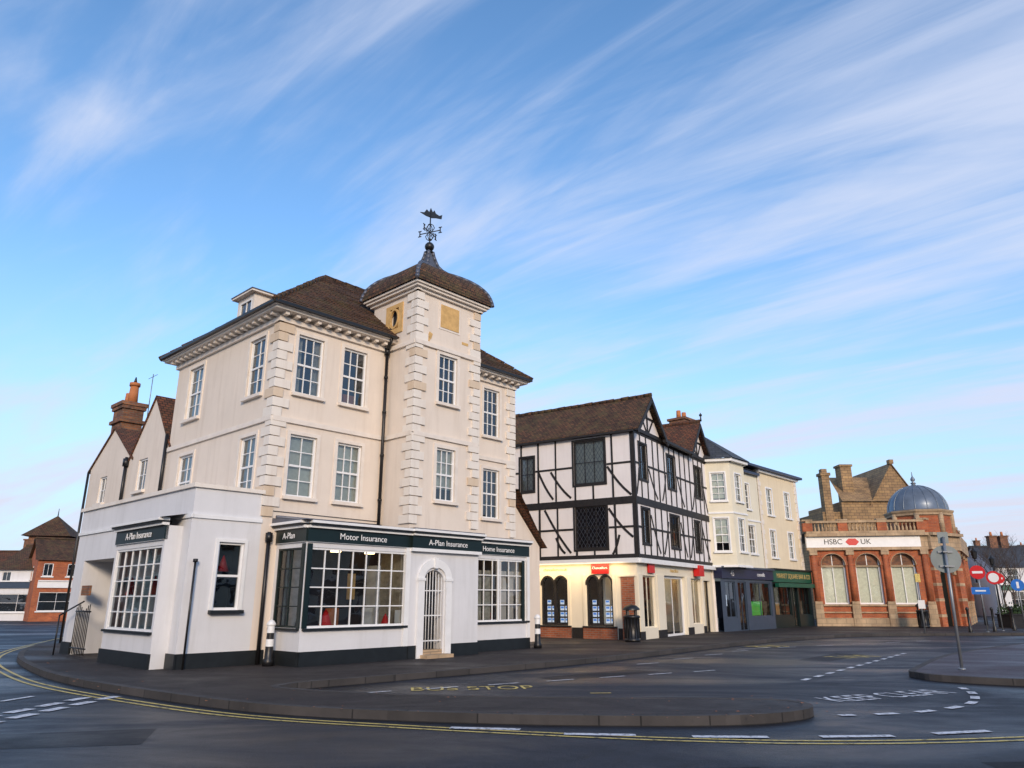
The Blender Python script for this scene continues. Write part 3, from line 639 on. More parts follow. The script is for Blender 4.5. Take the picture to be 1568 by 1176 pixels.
text('sign_text','Chancellors',Lg,5.97,.125,2.62,.13,'text',T.e); text('sign_text','chancellors.co.uk',Lg,4.0,.01,2.6,.15,'gold',T.e); text('sign_text','chancellors',Rg,3.7,.01,2.6,.2,'gold',T.e)
gw.box(L1,-.02,7.54,.0,.12,2.78,2.95,'paint'); gw.box(R1,-.02,8.54,.0,.13,2.78,2.948,'paint')
T.done()
def area(name,loc,sx,sy,en,col,parent=None,rot=(0,0,0)):
    l=bpy.data.lights.new(name,'AREA'); l.shape='RECTANGLE'; l.size=sx; l.size_y=sy; l.energy=en; l.color=col
    o=bpy.data.objects.new(name,l); o.location=loc; o.rotation_euler=rot; sc.collection.objects.link(o); o.parent=parent
area('jetty_lamp',(-.35,2.8,2.74),.2,4.5,34,(1,.70,.34),T.e,(0,R(-25),0))

LN=B('tiled_lean_to',(0.6,25.2,0),R(47))
p=LN.P('walls','cream'); p.bx(-1.5,1.2,0.6,4,.1,3.3); p2=LN.P('roof','tilered'); p2.face([(-1.6,.4,5.2),(-.1,.4,5.2),(1.3,.4,3.3),(1.3,4,3.3),(-.1,4,5.2)]); p2.face([(1.35,.35,3.25),(-.9,.35,5.6),(-.9,4,5.6),(1.35,4,3.25)]); p.face([(-1.5,.6,3.3),(1.2,.6,3.3),(-.9,.6,5.5),(-1.5,.6,5.5)])
LN.done()

# ------------------------------------------------------------------ TERRACE ROW
Cb=B('bay_fronted_shop',(9.25,34.15,0),math.atan2(.733,.68))
w_=Cb.P('walls','yellowwall'); rs_=Cb.P('roof','slate'); g_=Cb.P('shopfront','bluegrey','navy')
fr=W((0,0)); Lr=5.35
opsr=[(3.7,4.3,5.9,7.2),(3.4,4.6,3.7,5.1)]
wall(w_,fr,0,Lr,2.95,7.8,opsr); window(Cb,fr,*opsr[0],2,2,surm='paint',sur=.06); window(Cb,fr,3.4,4.6,3.7,5.1,4,2,surm='paint',sur=.06,cur='curtain')
bp=[(-.25,0.0),(.3,-1.0),(1.75,-1.0),(2.5,0)]
for i,(p0,p1) in enumerate(zip(bp,bp[1:])):
    w=W(p0,(p1[0]-p0[0],p1[1]-p0[1])); L=math.hypot(p1[0]-p0[0],p1[1]-p0[1]); c=L/2
    o=[(c-.32,c+.32,5.9,7.2),(c-.32,c+.32,3.6,5.1)]
    wall(w_,w,0,L,2.95,7.8,o)
    for x in o: window(Cb,w,*x,2,2,surm='paint',sur=.06,cur='blind')
    band(Cb.P('bands','paint'),w,0,L,2.9,3.0,.06); band(Cb.P('bands'),w,0,L,5.3,5.38,.04); Cb.P('bands').box(w,-.1,L+.1,-.05,.2,7.72,7.86,'paint')
    rs_.face([w.p(-.15,.3,7.86),w.p(L+.15,.3,7.86),(1.1,.9,9.5)])
Cb.P('bands').box(fr,2.4,Lr,-.05,.2,7.72,7.86,'navy'); band(Cb.P('bands'),fr,2.4,Lr,5.3,5.38,.04)
rs_.face([(0,-.25,7.87),(Lr,-.25,7.87),(Lr,2.5,9.3),(0,2.5,9.3)]); rs_.face([(0,5,7.87),(Lr,5,7.87),(Lr,2.5,9.3),(0,2.5,9.3)])
wall(w_,W((0,6),(0,-1)),0,6,2.95,7.85)
w_.face([(0,-.1,7.8),(0,5,7.8),(0,2.5,9.3)]); w_.face([(Lr,-.1,7.8),(Lr,5,7.8),(Lr,2.5,9.3)])
chb=Cb.P('chimney','chim'); chb.bx(1.6,2.7,1.9,2.8,8.6,10.5); chb.bx(1.52,2.78,1.82,2.88,10.5,10.62)
for x in (1.85,2.4): chb.cyl((x,2.35,10.62),(x,2.35,11.05),.13,.11,10,'orange')
gopen=[(.3,1.3,.7,2.3),(1.55,2.4,GB,2.3),(2.8,5.1,.7,2.3)]
g0=W((0,-.3)); wall(g_,g0,-.1,Lr,GB,2.4,gopen,depth=.1)
for o in gopen: window(Cb,g0,*o,2,1,sash=False,fr='bluegrey',sill=False,gl='shopglass',back='room',room=1.0)
g_.box(g0,-.1,Lr,-.3,.1,2.42,2.88,'navy'); g_.box(g0,-.1,Lr,-.3,.2,2.88,2.95,'bluegrey'); g_.box(g0,-.1,Lr,-.7,.02,2.951,2.99,'lead')
text('sign_text','45',g0,.9,.11,2.65,.36,'text',Cb.e); text('sign_text','connells',g0,3.9,.11,2.65,.26,'text',Cb.e)
lm=Cb.P('shop_display','screen'); lm.box(g0,3.6,4.9,-.5,-.45,.75,1.4,'screen')
lm.box(g0,.5,1.1,-.4,-.38,1.2,1.7,'poster'); lm.box(g0,3.0,3.4,-.4,-.38,1.0,1.9,'poster')
Cb.done()
D=B('buff_terraced_shop',(9.25,34.15,0),math.atan2(.733,.68))
w_=D.P('walls','yellowwall2'); a0=5.35; a1=10.4
w2=W((0,-.02)); oo=[(6.3,7.0,5.8,7.2),(8.6,9.3,5.8,7.2),(6.3,7.0,3.6,5.0),(8.6,9.3,3.6,5.0)]
wall(w_,w2,a0,a1,2.95,8.0,oo)
for o in oo: window(D,w2,*o,2,2,surm='paint',sur=.08,cur='blind')
D.P('cornice','navy').box(w2,a0-2.3,a1+.25,-3,.35,8.1,8.22); D.P('cornice').box(w2,a0,a1+.1,-.05,.15,7.98,8.1,'paint')
w_.bx(a0-2.1,a0,.4,3,7.6,8.1,'bluegrey')
wall(w_,W((a1,0),(0,1)),0,8,GB,8.1); wall(w_,W((a0,8),(0,-1)),0,8,7.0,8.1)
q2=D.P('quoins','quoin')
for i in range(20): q2.box(w2,a1-(.35 if i%2 else .22),a1+.02,0,.03,3.0+i*.25,3.0+i*.25+.235); q2.box(w2,a0+.02,a0+(.35 if i%2 else .22),0,.03,3.0+i*.25,3.0+i*.25+.235)
g_=D.P('shopfront','shopgreen','green'); g1=W((0,-.25)); gopen=[(5.6,7.6,.7,2.3),(7.8,8.5,GB,2.3),(8.7,10.2,.7,2.3)]
wall(g_,g1,a0,a1,GB,2.4,gopen,depth=.1,mi='green')
for o in gopen: window(D,g1,*o,3,1,sash=False,fr='green',sill=False,gl='shopglass',back='room',room=1.0)
g_.box(g1,a0,a1+.1,-.3,.14,2.35,2.95,'shopgreen'); g_.box(g1,a0,a1+.1,-.3,.25,2.952,3.02,'green')
text('sign_text','MARKET SQUARE BAR & CO',g1,7.9,.15,2.65,.34,'gold',D.e)
D.P('awning_box','shopgreen').box(g1,a0+.1,a1-.1,.15,.35,2.1,2.3)
D.P('shop_display','ochre').box(g1,5.9,7.2,-.6,-.5,.75,1.3); D.P('shop_lamps','warm').box(g1,6.3,6.5,-.5,-.4,2.1,2.14); D.P('shop_lamps').box(g1,9.3,9.5,-.5,-.4,2.1,2.14)
D.done()

# ------------------------------------------------------------------ BANK
K=B('domed_brick_bank',(16.5,41.3,0),R(-9.5))
bw=K.P('walls','brickor','stone'); st=K.P('stone_dressings','stone')
b0=W((0,0)); LB=6.15
arcs=[(.55,1.85),(2.35,3.65),(4.15,5.45)]
def bankwall(w,L,arcs,zt=4.25):
    ops=[(a,b_,1.25,3.95) for a,b_ in arcs]
    wall(bw,w,0,L,GB,zt,ops,depth=.25,mi='brickor')
    for a,b_ in arcs:
        archfill(bw,w,a,b_,3.3,3.95,'brickor',.25); archring(st,w,a,b_,3.3,.64,.12,-.01,.05,'brickor'); archring(st,w,a+.02,b_-.02,3.3,.62,.03,-.1,.06)
        window(K,w,a,b_,1.25,3.95,2,1,sash=False,fr='paint',sill=False,depth=.24,cur='full',fw=.08,bar=.04,gl='shopglass'); K.P('window_frames').box(w,a,b_,-.24,-.14,3.2,3.3,'stone')
        K.P('arch_heads','red').face([w.p(a,-.2,3.3),w.p(b_,-.2,3.3),w.p(b_,-.2,3.9),w.p(a,-.2,3.9)],'chim')
        st.box(w,a-.1,b_+.1,0,.1,1.15,1.25)
    st.box(w,0,L,0,.12,GB-.05,.55); st.box(w,0,L,0,.08,.8,.86)
    ps=[.2]+[(arcs[i][1]+arcs[i+1][0])/2 for i in range(len(arcs)-1)]+[L-.25]
    for p_ in ps:
        st.box(w,p_-.21,p_+.21,0,.16,.0+GB,1.25); bw.cyl(w.p(p_,.06,1.4),w.p(p_,.06,3.85),.15,.13,14,'brickor'); st.box(w,p_-.2,p_+.2,0,.2,3.85,4.1)
        st.box(w,p_-.19,p_+.19,0,.18,1.25,1.4)
bankwall(b0,LB,arcs)
st.box(b0,-.1,LB,-.1,.2,4.1,4.25); st.box(b0,-.1,LB-.35,-.1,.16,4.252,4.84,'paint'); st.box(b0,LB-.35,LB,-.1,.16,4.252,4.84); st.box(b0,-.1,LB+.05,-.1,.35,4.842,5.0)
text('sign_text','HSBC',b0,1.3,.17,4.54,.40,'black',K.e); text('sign_text','UK',b0,3.0,.17,4.54,.40,'black',K.e)
hg=K.P('sign_emblem','red'); c=2.3
for s in (-1,1):
    hg.face([b0.p(c+s*.36,.17,4.54),b0.p(c+s*.18,.17,4.72),b0.p(c,.17,4.54),b0.p(c+s*.18,.17,4.36)],'red')
    hg.face([b0.p(c-.18,.172,4.54+s*.18),b0.p(c+.18,.172,4.54+s*.18),b0.p(c,.172,4.54)],'red')
cantd=(2.0,1.6); wc=W((LB,0),cantd); LC=math.hypot(*cantd)
wall(bw,wc,0,LC,GB,4.25,[(.6,1.9,GB,3.3)],mi='brickor',depth=.5); archfill(bw,wc,.6,1.9,2.8,3.3,'brickor',.5)
st.box(wc,0,.45,0,.2,GB,4.1,'brickor'); st.box(wc,2.1,LC,0,.2,GB,4.1,'brickor'); st.box(wc,-.1,LC+.1,-.1,.3,4.1,4.84); st.box(wc,-.1,LC+.15,-.1,.5,4.842,5.0)
for z in (.6,1.4,2.2,3.0,3.7): st.box(wc,-.01,.46,0,.215,z,z+.15); st.box(wc,2.09,LC+.01,0,.215,z,z+.15)
archring(st,wc,.6,1.9,2.8,.5,.2,-.01,.12); K.P('door','green').box(wc,.6,1.9,-.5,-.42,GB,3.3)
sx,sy=LB+2.0,1.6; ws=W((sx,sy),(.45,1)); bankwall(ws,8,[(1,2.3),(3.2,4.5),(5.5,6.8)]); st.box(ws,0,8,-.1,.3,4.1,5.0)
for w,L in ((b0,LB),(ws,8)):
    st.box(w,0,L,-.3,.0,5.0,5.15); st.box(w,0,L,-.32,.03,5.6,5.72)
    for p_ in [0.1]+[ (i+1)*L/3-.1 for i in range(3)]: bw.box(w,p_-.25,p_+.25,-.3,.01,5.15,5.6,'brickor'); st.box(w,p_-.27,p_+.27,-.34,.05,5.72,5.8)
    n=int(L/.2)
    for i in range(n):
        a=(i+.5)*.2
        c_=w.p(a,-.15,5.15); st.lathe(c_,[(.05,0),(.07,.12),(.05,.22),(.03,.3),(.06,.45)],8)
bw.box(wc,0,LC,-.3,.0,5.0,5.7,'brickor'); st.box(wc,-.05,LC+.05,-.35,.06,5.7,5.8)
dc=(6.55,1.7,0)
bw.lathe((dc[0],dc[1],5.0),[(1.6,0),(1.6,1.2)],8,'brickor',False,R(22.5)); st.lathe((dc[0],dc[1],6.2),[(1.6,-.25),(1.7,-.2),(1.7,-.1),(1.78,0),(1.78,.08),(1.5,.12)],8,0,False,R(22.5))
for i in range(8): t=R(22.5+45*i); st.cyl((dc[0]+1.6*math.cos(t),dc[1]+1.6*math.sin(t),5.0),(dc[0]+1.6*math.cos(t),dc[1]+1.6*math.sin(t),6.1),.14,.14,8)
dmp=K.P('dome','domelead'); pr=[(1.58,0)]+[(1.55*math.cos(t*math.pi/2/9),.05+1.45*math.sin(t*math.pi/2/9)) for t in range(9)]+[(.12,1.5),(.1,1.6),(.16,1.64),(.05,1.72),(.12,1.82),(.12,1.9),(.03,2.05),(.02,2.3)]
dmp.lathe((dc[0],dc[1],6.3),pr,32)
for i in range(16):
    t=2*math.pi*i/16
    for (r0,z0),(r1,z1) in zip(pr[1:9],pr[2:10]):
        dmp.cyl((dc[0]+r0*math.cos(t),dc[1]+r0*math.sin(t),6.3+z0),(dc[0]+r1*math.cos(t),dc[1]+r1*math.sin(t),6.3+z1),.03,.03,6,cap=False)
K.P('flat_roof','lead').face([(0,.3,5.1),(LB,.3,5.1),(sx,sy,5.1),(sx+3,9,5.1),(0,9,5.1)])
K.done()
S=B('stone_gabled_building',(22.5,52,0),R(0))
s=S.P('walls','stonedk'); r=S.P('roof','stonedk')
ww=W((0.0,0)); s.box(ww,1.0,6.8,-6,0,0,8.2); gable(s,r,ww,3.2,6.6,8.2,10.9,6,mr='stonedk')
r.face([(1.0,-.2,8.2),(4.9,-.2,8.2),(4.9,3,10.4),(1.6,3,10.4)],'stonedk')
s.bx(1.7,2.5,1,1.9,8,10.9); s.bx(1.62,2.58,.92,1.98,10.9,11.05); s.bx(-.1,.45,.2,.85,0,10.1); s.bx(-.18,.53,.12,.93,10.1,10.3); s.bx(-.02,.37,.3,.75,10.3,10.6); s.bx(4.75,5.05,-.2,.2,10.9,11.2)
s.bx(-.3,1.0,.3,5,0,7.5)
archring(s,ww,5.9,8.2,6.9,1.5,.25,-.5,.1)
S.done()

# ------------------------------------------------------------------ OTHER HOUSES
def house(name,loc,rz,L,D_,ze,zr,wm,rm,wins,chim=None,hipped=False,shop=None):
    H=B(name,loc,rz); w=W((0,0)); P=H.P('walls',wm)
    wall(P,w,0,L,0,ze,wins,depth=.1)
    for o in wins: window(H,w,*o,2,1 if o[3]-o[2]<1 else 2,sash=False,surm='paint')
    wall(P,W((L,0),(0,1)),0,D_,0,ze); wall(P,W((L,D_),(-1,0)),0,L,0,ze); wall(P,W((0,D_),(0,-1)),0,D_,0,ze,[(D_/2-.5,D_/2+.5,ze-1.4,ze-.4)])
    window(H,W((0,D_),(0,-1)),D_/2-.5,D_/2+.5,ze-1.4,ze-.4,2,1,sash=False)
    Rf=H.P('roof',rm)
    if hipped: hip(Rf,-.2,L+.2,-.2,D_+.2,ze,D_/2,L-D_/2,D_/2,zr)
    else:
        Rf.face([(-.2,-.25,ze-.08),(L+.2,-.25,ze-.08),(L+.2,D_/2,zr),(-.2,D_/2,zr)]); Rf.face([(-.2,D_+.25,ze-.08),(L+.2,D_+.25,ze-.08),(L+.2,D_/2,zr),(-.2,D_/2,zr)])
        P.face([(0,0,ze),(0,D_,ze),(0,D_/2,zr-.05)]); P.face([(L,0,ze),(L,D_,ze),(L,D_/2,zr-.05)])
        Rf.cyl((-.2,D_/2,zr),(L+.2,D_/2,zr),.1,.1,8)
    if shop:
        s_=H.P('shop_fascia',shop); s_.box(w,.2,L-.2,0,.12,2.3,2.75,shop); s_.box(w,.2,L-.2,0,.2,2.755,2.82,'paint')
    if chim:
        cc=H.P('chimney','chim')
        for x in chim: cc.bx(x-.35,x+.35,D_/2-.3,D_/2+.3,zr-1,zr+1); cc.bx(x-.42,x+.42,D_/2-.37,D_/2+.37,zr+.9,zr+1.02); cc.cyl((x,D_/2,zr+1),(x,D_/2,zr+1.4),.13,.1,8,'orange')
    return H
h=house('white_shop_house',(-38.6,56,0),R(-3),4.0,6,3.7,5.6,'white','tile',[(.5,1.2,2.8,3.5),(2.7,3.4,2.8,3.5),(.4,3.6,.6,1.9)],shop='bluegrey'); h.done()
h=house('brick_house',(-34.0,53.5,0),R(38),3.0,5,4.3,5.9,'brickor','tile',[(.4,1.0,3.1,4.0),(1.9,2.5,3.1,4.0),(.4,2.6,.7,2.0)],shop='paint'); h.done()
h=house('white_cottage',(-47.5,60,0),R(0),7.5,6,3.4,5.4,'white','tilered',[(1,1.8,2.2,3.1),(4,4.8,2.2,3.1)],[6.5]); h.done()
h=house('brick_house',(-37,72,0),R(25),12,7,4.0,6.0,'brick','tilered',[(1+i*2.5,1.9+i*2.5,2.6,3.6) for i in range(4)],[3]); h.done()
CP=B('brick_cupola_tower',(-39.6,60.5,0),R(12)); p=CP.P('walls','chim'); p.bx(0,2.8,0,2.8,0,6.5); p.bx(-.15,2.95,-.15,2.95,5.3,5.45,'stone')
for i in range(2):
    p.box(W((0,0)),.45+i*1.15,1.15+i*1.15,0,.02,5.6,6.3,'dark'); p.box(W((2.8,0),(0,1)),.45+i*1.15,1.15+i*1.15,0,.02,5.6,6.3,'dark')
r=CP.P('roof','tile')
for a,b_ in (((-.45,-.45),(3.25,-.45)),((3.25,-.45),(3.25,3.25)),((3.25,3.25),(-.45,3.25)),((-.45,3.25),(-.45,-.45))): r.face([(*a,6.5),(*b_,6.5),(1.4,1.4,8.3)])
r.cyl((1.4,1.4,8.2),(1.4,1.4,8.9),.05,.02,8,'black'); CP.done()
W3=lambda L:[(1+k*2.2,2+k*2.2,3.0,4.2) for k in range(int((L-1)/2.2))]+[(1+k*2.2,2.2+k*2.2,.8,2.2) for k in range(int((L-1)/2.2))]
for i,(x,y,L,ze,zr,m,rm,rz_,shp) in enumerate([(42,70,8,4.8,7.0,'brick','tilered',58,'paint'),(44.2,68.5,5,4.4,6.4,'white','slate',-6,'shopgreen'),(46.5,77,8,5.4,7.6,'white','slate',60,'red'),(51,84.5,9,5.0,7.6,'brickor','slate',60,'skyblue'),(56,93,12,5.6,8,'yellowwall','tilered',60,'shopgreen'),(58,108,14,6,9,'brick','tilered',0,None),(76,110,14,6,8.5,'yellowwall','slate',0,None)]):
    h=house('terraced_house',(x,y,0),R(rz_),L,7,ze,zr,m,rm,W3(L),[2,L-2],shop=shp); h.done()
# the other sides of the market square (outside this view; seen in the window reflections)
for (x,y,L,rz_,m) in ((40,24,12,-90,'brick'),(40,12,12,-90,'yellowwall'),(40,0,14,-90,'brickor'),(36,-20,14,180,'brick'),(21,-21,13,180,'white'),(7,-22,14,180,'brick'),(-8,-21,12,180,'brickor'),(-21,-19,13,180,'brick'),(-36,-10,14,90,'brick'),(-36,5,13,90,'white'),(-37,20,11,90,'brick')):
    h=house('market_square_house',(x,y,0),R(rz_),L,7,6.0,8.6,m,'tile',W3(L),[2],shop='green'); h.done()
def tree(name,loc,h,seed,r=.16):
    rnd=random.Random(seed); P=Part('branches','bark')
    def br(p,d,l,r,lv):
        n=3; q_=p
        for i in range(n):
            d2=(d+Vector((rnd.uniform(-.15,.15),rnd.uniform(-.15,.15),rnd.uniform(-.02,.12)))).normalized()
            e=q_+d2*l/n; P.cyl(q_,e,r*(1-i*.2),r*(1-(i+1)*.2),5 if lv>1 else 7,cap=False); q_=e; d=d2
            if lv<5 and i>0:
                for k in range(2):
                    a=rnd.uniform(0,6.28); s=Vector((math.cos(a),math.sin(a),rnd.uniform(.3,.9))).normalized()
                    br(q_,(d*.6+s*.8).normalized(),l*rnd.uniform(.55,.72),r*.5,lv+1)
    br(Vector((0,0,0)),Vector((0,0,1)),h*.45,r,0)
    e=empty(name,loc); P.emit(e)
tree('bare_tree',(35.6,54.5,0),5.2,3,.10); tree('bare_tree',(42.5,64,0),6,5,.11); tree('bare_tree',(60,92,0),9,8)

# ------------------------------------------------------------------ street furniture
def bollard(loc):
    e=empty('bollard',loc); P=Part('post','black')
    P.lathe((0,0,0),[(.001,0),(.12,0),(.12,.12),(.09,.16),(.085,.4)],16,'black')
    P.lathe((0,0,0),[(.0865,.4),(.082,.55)],16,'paint'); P.lathe((0,0,0),[(.082,.55),(.078,.68)],16,'black')
    P.lathe((0,0,0),[(.08,.68),(.078,.82)],16,'paint'); P.lathe((0,0,0),[(.078,.82),(.10,.84),(.10,.87),(.06,.93),(.001,.96)],16,'paint'); P.emit(e)
bollard((-5.28,16.75,.12)); bollard((.76,22.7,.12))
def litterbin(loc):
    e=empty('litter_bin',loc); P=Part('bin_body','black')
    P.lathe((0,0,0),[(.001,0),(.26,0),(.28,.08),(.25,.1),(.25,.75),(.29,.78),(.29,.84),(.24,.86)],20,'black')
    for i in range(14): t=2*math.pi*i/14; P.cyl((.262*math.cos(t),.262*math.sin(t),.12),(.262*math.cos(t),.262*math.sin(t),.75),.012,n=5)
    for i in range(4): t=math.pi/4+i*math.pi/2; P.bx(.2*math.cos(t)-.03,.2*math.cos(t)+.03,.2*math.sin(t)-.03,.2*math.sin(t)+.03,.84,1.05)
    P.lathe((0,0,0),[(.29,1.03),(.29,1.08),(.18,1.18),(.001,1.22)],20,'black'); P.emit(e)
litterbin((4.1,26.1,.12)); litterbin((21.0,38.9,.12))
def roundsign(loc,face_ang,h=2.7,disc='signgrey',r=.3,plate=True,name='traffic_sign',pr_=.03):
    e=empty(name,loc,face_ang); P=Part('pole','galv'); P.cyl((0,0,0),(0,0,h),pr_,pr_,12)
    P.cyl((0,0,0),(0,0,.03),.08,.06,12); P.cyl((0,0,h),(0,0,h+.02),pr_+.005,pr_-.01,12)
    S_=Part('sign_plate',disc)
    S_.cyl((0,.05,h-.45),(0,.062,h-.45),r,r,32,disc,smooth=False)
    if plate: S_.bx(-.1,.1,.05,.062,h-.12,h+.12,disc)
    for z in (h-.6,h-.3): S_.bx(-.14,.14,.02,.05,z-.02,z+.02,'galv'); S_.bx(-.05,.05,-.045,.02,z-.015,z+.015,'galv')
    P.emit(e); S_.emit(e); return e
e=roundsign((9.25,15.95,.12),R(-20),2.66,r=.29); e.rotation_euler=(0,R(1.2),R(-20))
e=roundsign((20.95,33.7,.12),R(150),3.0,'red',r=.3,plate=False,name='no_entry_sign'); P=Part('white_bar','paint'); P.bx(-.2,.2,.064,.07,2.5,2.6); P.emit(e)
P=Part('direction_plate','skyblue'); P.bx(-.35,.35,.05,.062,1.6,1.9); P.bx(-.2,.2,.063,.068,1.72,1.78,'paint'); P.emit(e)
e=roundsign((22.4,34.9,.12),R(150),2.8,'red',r=.3,plate=False,name='traffic_sign'); P=Part('white_face','paint'); P.cyl((0,.063,2.35),(0,.068,2.35),.21,.21,24); P.emit(e)
e=roundsign((24.6,36.6,.12),R(150),2.5,'skyblue',r=.28,plate=False,name='traffic_sign'); P=Part('white_face','paint'); P.bx(-.05,.05,.063,.068,1.9,2.2); P.emit(e)
e=roundsign((28.2,43.5,.12),R(150),3.0,'red',r=.3,plate=False,name='no_entry_sign'); P=Part('white_bar','paint'); P.bx(-.2,.2,.064,.07,2.5,2.6); P.emit(e)
e=empty('parking_sign',(17.6,32.6,.12)); P=Part('pole','galv'); P.cyl((0,0,0),(0,0,2.5),.03); P.bx(-.15,.15,-.05,-.035,1.0,1.35,'paper'); P.bx(-.11,.11,-.05,-.035,2.1,2.45,'yline'); P.emit(e)
for x,y in ((20.2,33.7),(21.6,34.2),(23.2,35.3),(24.4,37.2),(26.2,40.0),(27.2,42.2)):
    e=empty('iron_post',(x,y,.12)); P=Part('post','black'); P.lathe((0,0,0),[(.08,0),(.08,.2),(.05,.25),(.05,.9),(.07,.95),(.06,1.02),(.001,1.06)],12,'black'); P.emit(e)
def lamp(loc,rz):
    e=empty('street_lamp',loc,rz); P=Part('column','black'); P.cyl((0,0,0),(0,0,.9),.09,.07,10); P.cyl((0,0,.9),(0,0,3.6),.045,.035,10); P.lathe((0,0,3.6),[(.03,0),(.12,.05),(.17,.4),(.19,.42),(.04,.6),(.001,.7)],8,'black',False); P.emit(e)
lamp((26.6,42.8,.12),0); lamp((32.5,50.5,.12),0); lamp((39.3,61,.12),0)
e=empty('planter',(26.2,39.4,.12),R(20)); P=Part('box','timber'); P.bx(-1.0,1.0,-.4,.4,0,.6); P.bx(-1.05,1.05,-.45,.45,.6,.68)
rnd=random.Random(2); L=Part('plants','hedge')
for i in range(800):
    c_=Vector((rnd.gauss(0,.5),rnd.gauss(0,.2),.68+abs(rnd.gauss(0,.2)))); d1=Vector((rnd.uniform(-1,1),rnd.uniform(-1,1),rnd.uniform(-1,1)))*.06; d2=Vector((rnd.uniform(-1,1),rnd.uniform(-1,1),rnd.uniform(-1,1)))*.06; L.face([c_-d1,c_+d2,c_+d1,c_-d2])
P.emit(e); L.emit(e)

# ------------------------------------------------------------------ ground
P=Part('ground','ground'); P.face([(-900,-900,-.06),(900,-900,-.06),(900,900,-.06),(-900,900,-.06)]); P.emit()
P=Part('road','road'); P.face([(-120,-40,0),(120,-40,0),(120,160,0),(-120,160,0)]); P.emit()
def smooth(pts,n=6):
    out=[]
    for i in range(len(pts)-1):
        p0=Vector(pts[max(i-1,0)]);p1=Vector(pts[i]);p2=Vector(pts[i+1]);p3=Vector(pts[min(i+2,len(pts)-1)])
        for k in range(n):
            t=k/n; out.append(.5*((2*p1)+(p2-p0)*t+(2*p0-5*p1+4*p2-p3)*t*t+(3*p1-3*p2+p3-p0)*t**3))
    out.append(Vector(pts[-1])); return out
def strip(P,pts,w,z,off=0,mi=0,z0=None):
    L=[];Rr=[]
    for i,p in enumerate(pts):
        a=pts[max(i-1,0)]; b_=pts[min(i+1,len(pts)-1)]; d=(Vector(b_)-Vector(a)).normalized(); n=Vector((-d.y,d.x)); p=Vector(p)
        L.append(p+n*(off+w/2)); Rr.append(p+n*(off-w/2))
    for i in range(len(pts)-1):
        P.face([(*Rr[i],z),(*Rr[i+1],z),(*L[i+1],z),(*L[i],z)],mi)
        if z0 is not None: P.face([(*Rr[i],z0),(*Rr[i+1],z0),(*Rr[i+1],z),(*Rr[i],z)],mi); P.face([(*L[i],z0),(*L[i+1],z0),(*L[i+1],z),(*L[i],z)],mi)
kerbA=[(-24,48),(-20,38),(-16.8,29),(-14.7,23.6),(-12.6,19.8),(-10.0,16.4),(-7.9,14.2),(-5.0,11.9),(-2.92,10.65),(-.28,9.98),(1.74,9.8),(3.0,9.92),(3.8,10.35),(4.05,10.85),(3.85,11.25),(3.0,11.42),(1.1,11.5),(-1.8,11.9),(-3.7,12.7),(-3.9,13.2),(-3.5,13.8),(-2.29,14.9),(2.03,19.1),(6.6,24.7),(10.5,29.0),(14.5,32),(20,33),(24.5,33.3),(27.5,35.5),(29.5,42),(40,70)]
kA=smooth(kerbA)
P=Part('pavement','pave'); P.face([(*p,.12) for p in kA]+[(40,150,.12),(-80,150,.12)]); P.emit()
P=Part('kerb','kerb'); strip(P,kA,.13,.124,-.0,0,-.01); P.emit()
kerbB=[(80,6),(30,9.5),(16,12.0),(12,13.1),(9.4,14.0),(8.3,14.7),(8.05,15.3),(8.5,16.3),(12.4,21.2),(19.7,27.5),(27,32),(34,42),(46,66)]
kB=smooth(kerbB)
P=Part('pavement','pavered'); P.face([(*p,.12) for p in kB]+[(80,100,.12)]); P.emit()
P=Part('kerb','kerb'); strip(P,kB,.13,.124,0,0,-.01); P.emit()
P=Part('road_repair_patches','patch')
for pts in ([(-1.0,6.6),(2.4,6.9),(2.3,7.5),(-1.1,7.25)],[(4.5,7.2),(9.5,7.6),(9.4,8.0),(4.5,7.7)],[(1,15),(3.2,16.8),(2.6,17.3),(.5,15.5)],[(-6,8.2),(-4,8.6),(-4.3,9.6),(-6.3,9.1)],[(8,19.5),(10,21.8),(9.4,22.4),(7.4,20)]): P.face([(*p,.002) for p in pts])
P.emit()
ye=smooth([(-20.6,37.5),(-17.4,28.7),(-15.3,23.3),(-13.1,19.4),(-10.4,16),(-8.2,13.75),(-5.2,11.45),(-3.36,10.35),(-1.48,9.68),(.12,9.2),(1.9,8.78),(3.65,8.62),(5.78,8.85),(9,9.6),(16,10.6),(40,7)])
P=Part('double_yellow_lines','yline'); strip(P,ye,.06,.006,.0); strip(P,ye,.06,.006,.17); P.emit()
P=Part('road_markings','wline','yline')
def dash(x0,y0,x1,y1,w=.1,mi=0): strip(P,[Vector((x0,y0)),Vector((x1,y1))],w,.010,0,mi)
for a in ((-.75,9.62,.1,9.5),(.6,9.2,1.42,9.12),(2.05,9.03,2.9,9.0),(3.5,9.02,4.35,9.07),(4.9,9.22,5.65,9.4),(6.3,9.6,7.1,9.85)): dash(*a,.13)
for i in range(6):
    dash(-6.35-.05*i,12.6-i*.62,-6.42-.05*i,12.2-i*.62,.18); dash(-6.75-.05*i,12.45-i*.62,-6.82-.05*i,12.05-i*.62,.18)
    dash(-7.7,12.6-i*.9,-7.8,12.0-i*.9,.1)
for i in range(7):
    t=i/7; x=-2.6+t*7.6; y=12.95+t*4.4
    dash(x,y,x+.55,y+.35,.07)
for x,y in ((-3.1,13.1),(-1.4,12.5),(.6,12.35),(1.3,13.0)): dash(x,y,x+.35,y+.03,.07,1)
dash(.45,11.9,.8,12.4,.07,1); dash(.8,12.4,1.1,12.42,.07,1)
for i in range(12):
    t=i/12; x=5.6+t*6; y=15+t*7.6; dash(x,y,x+.25,y+.32,.12)
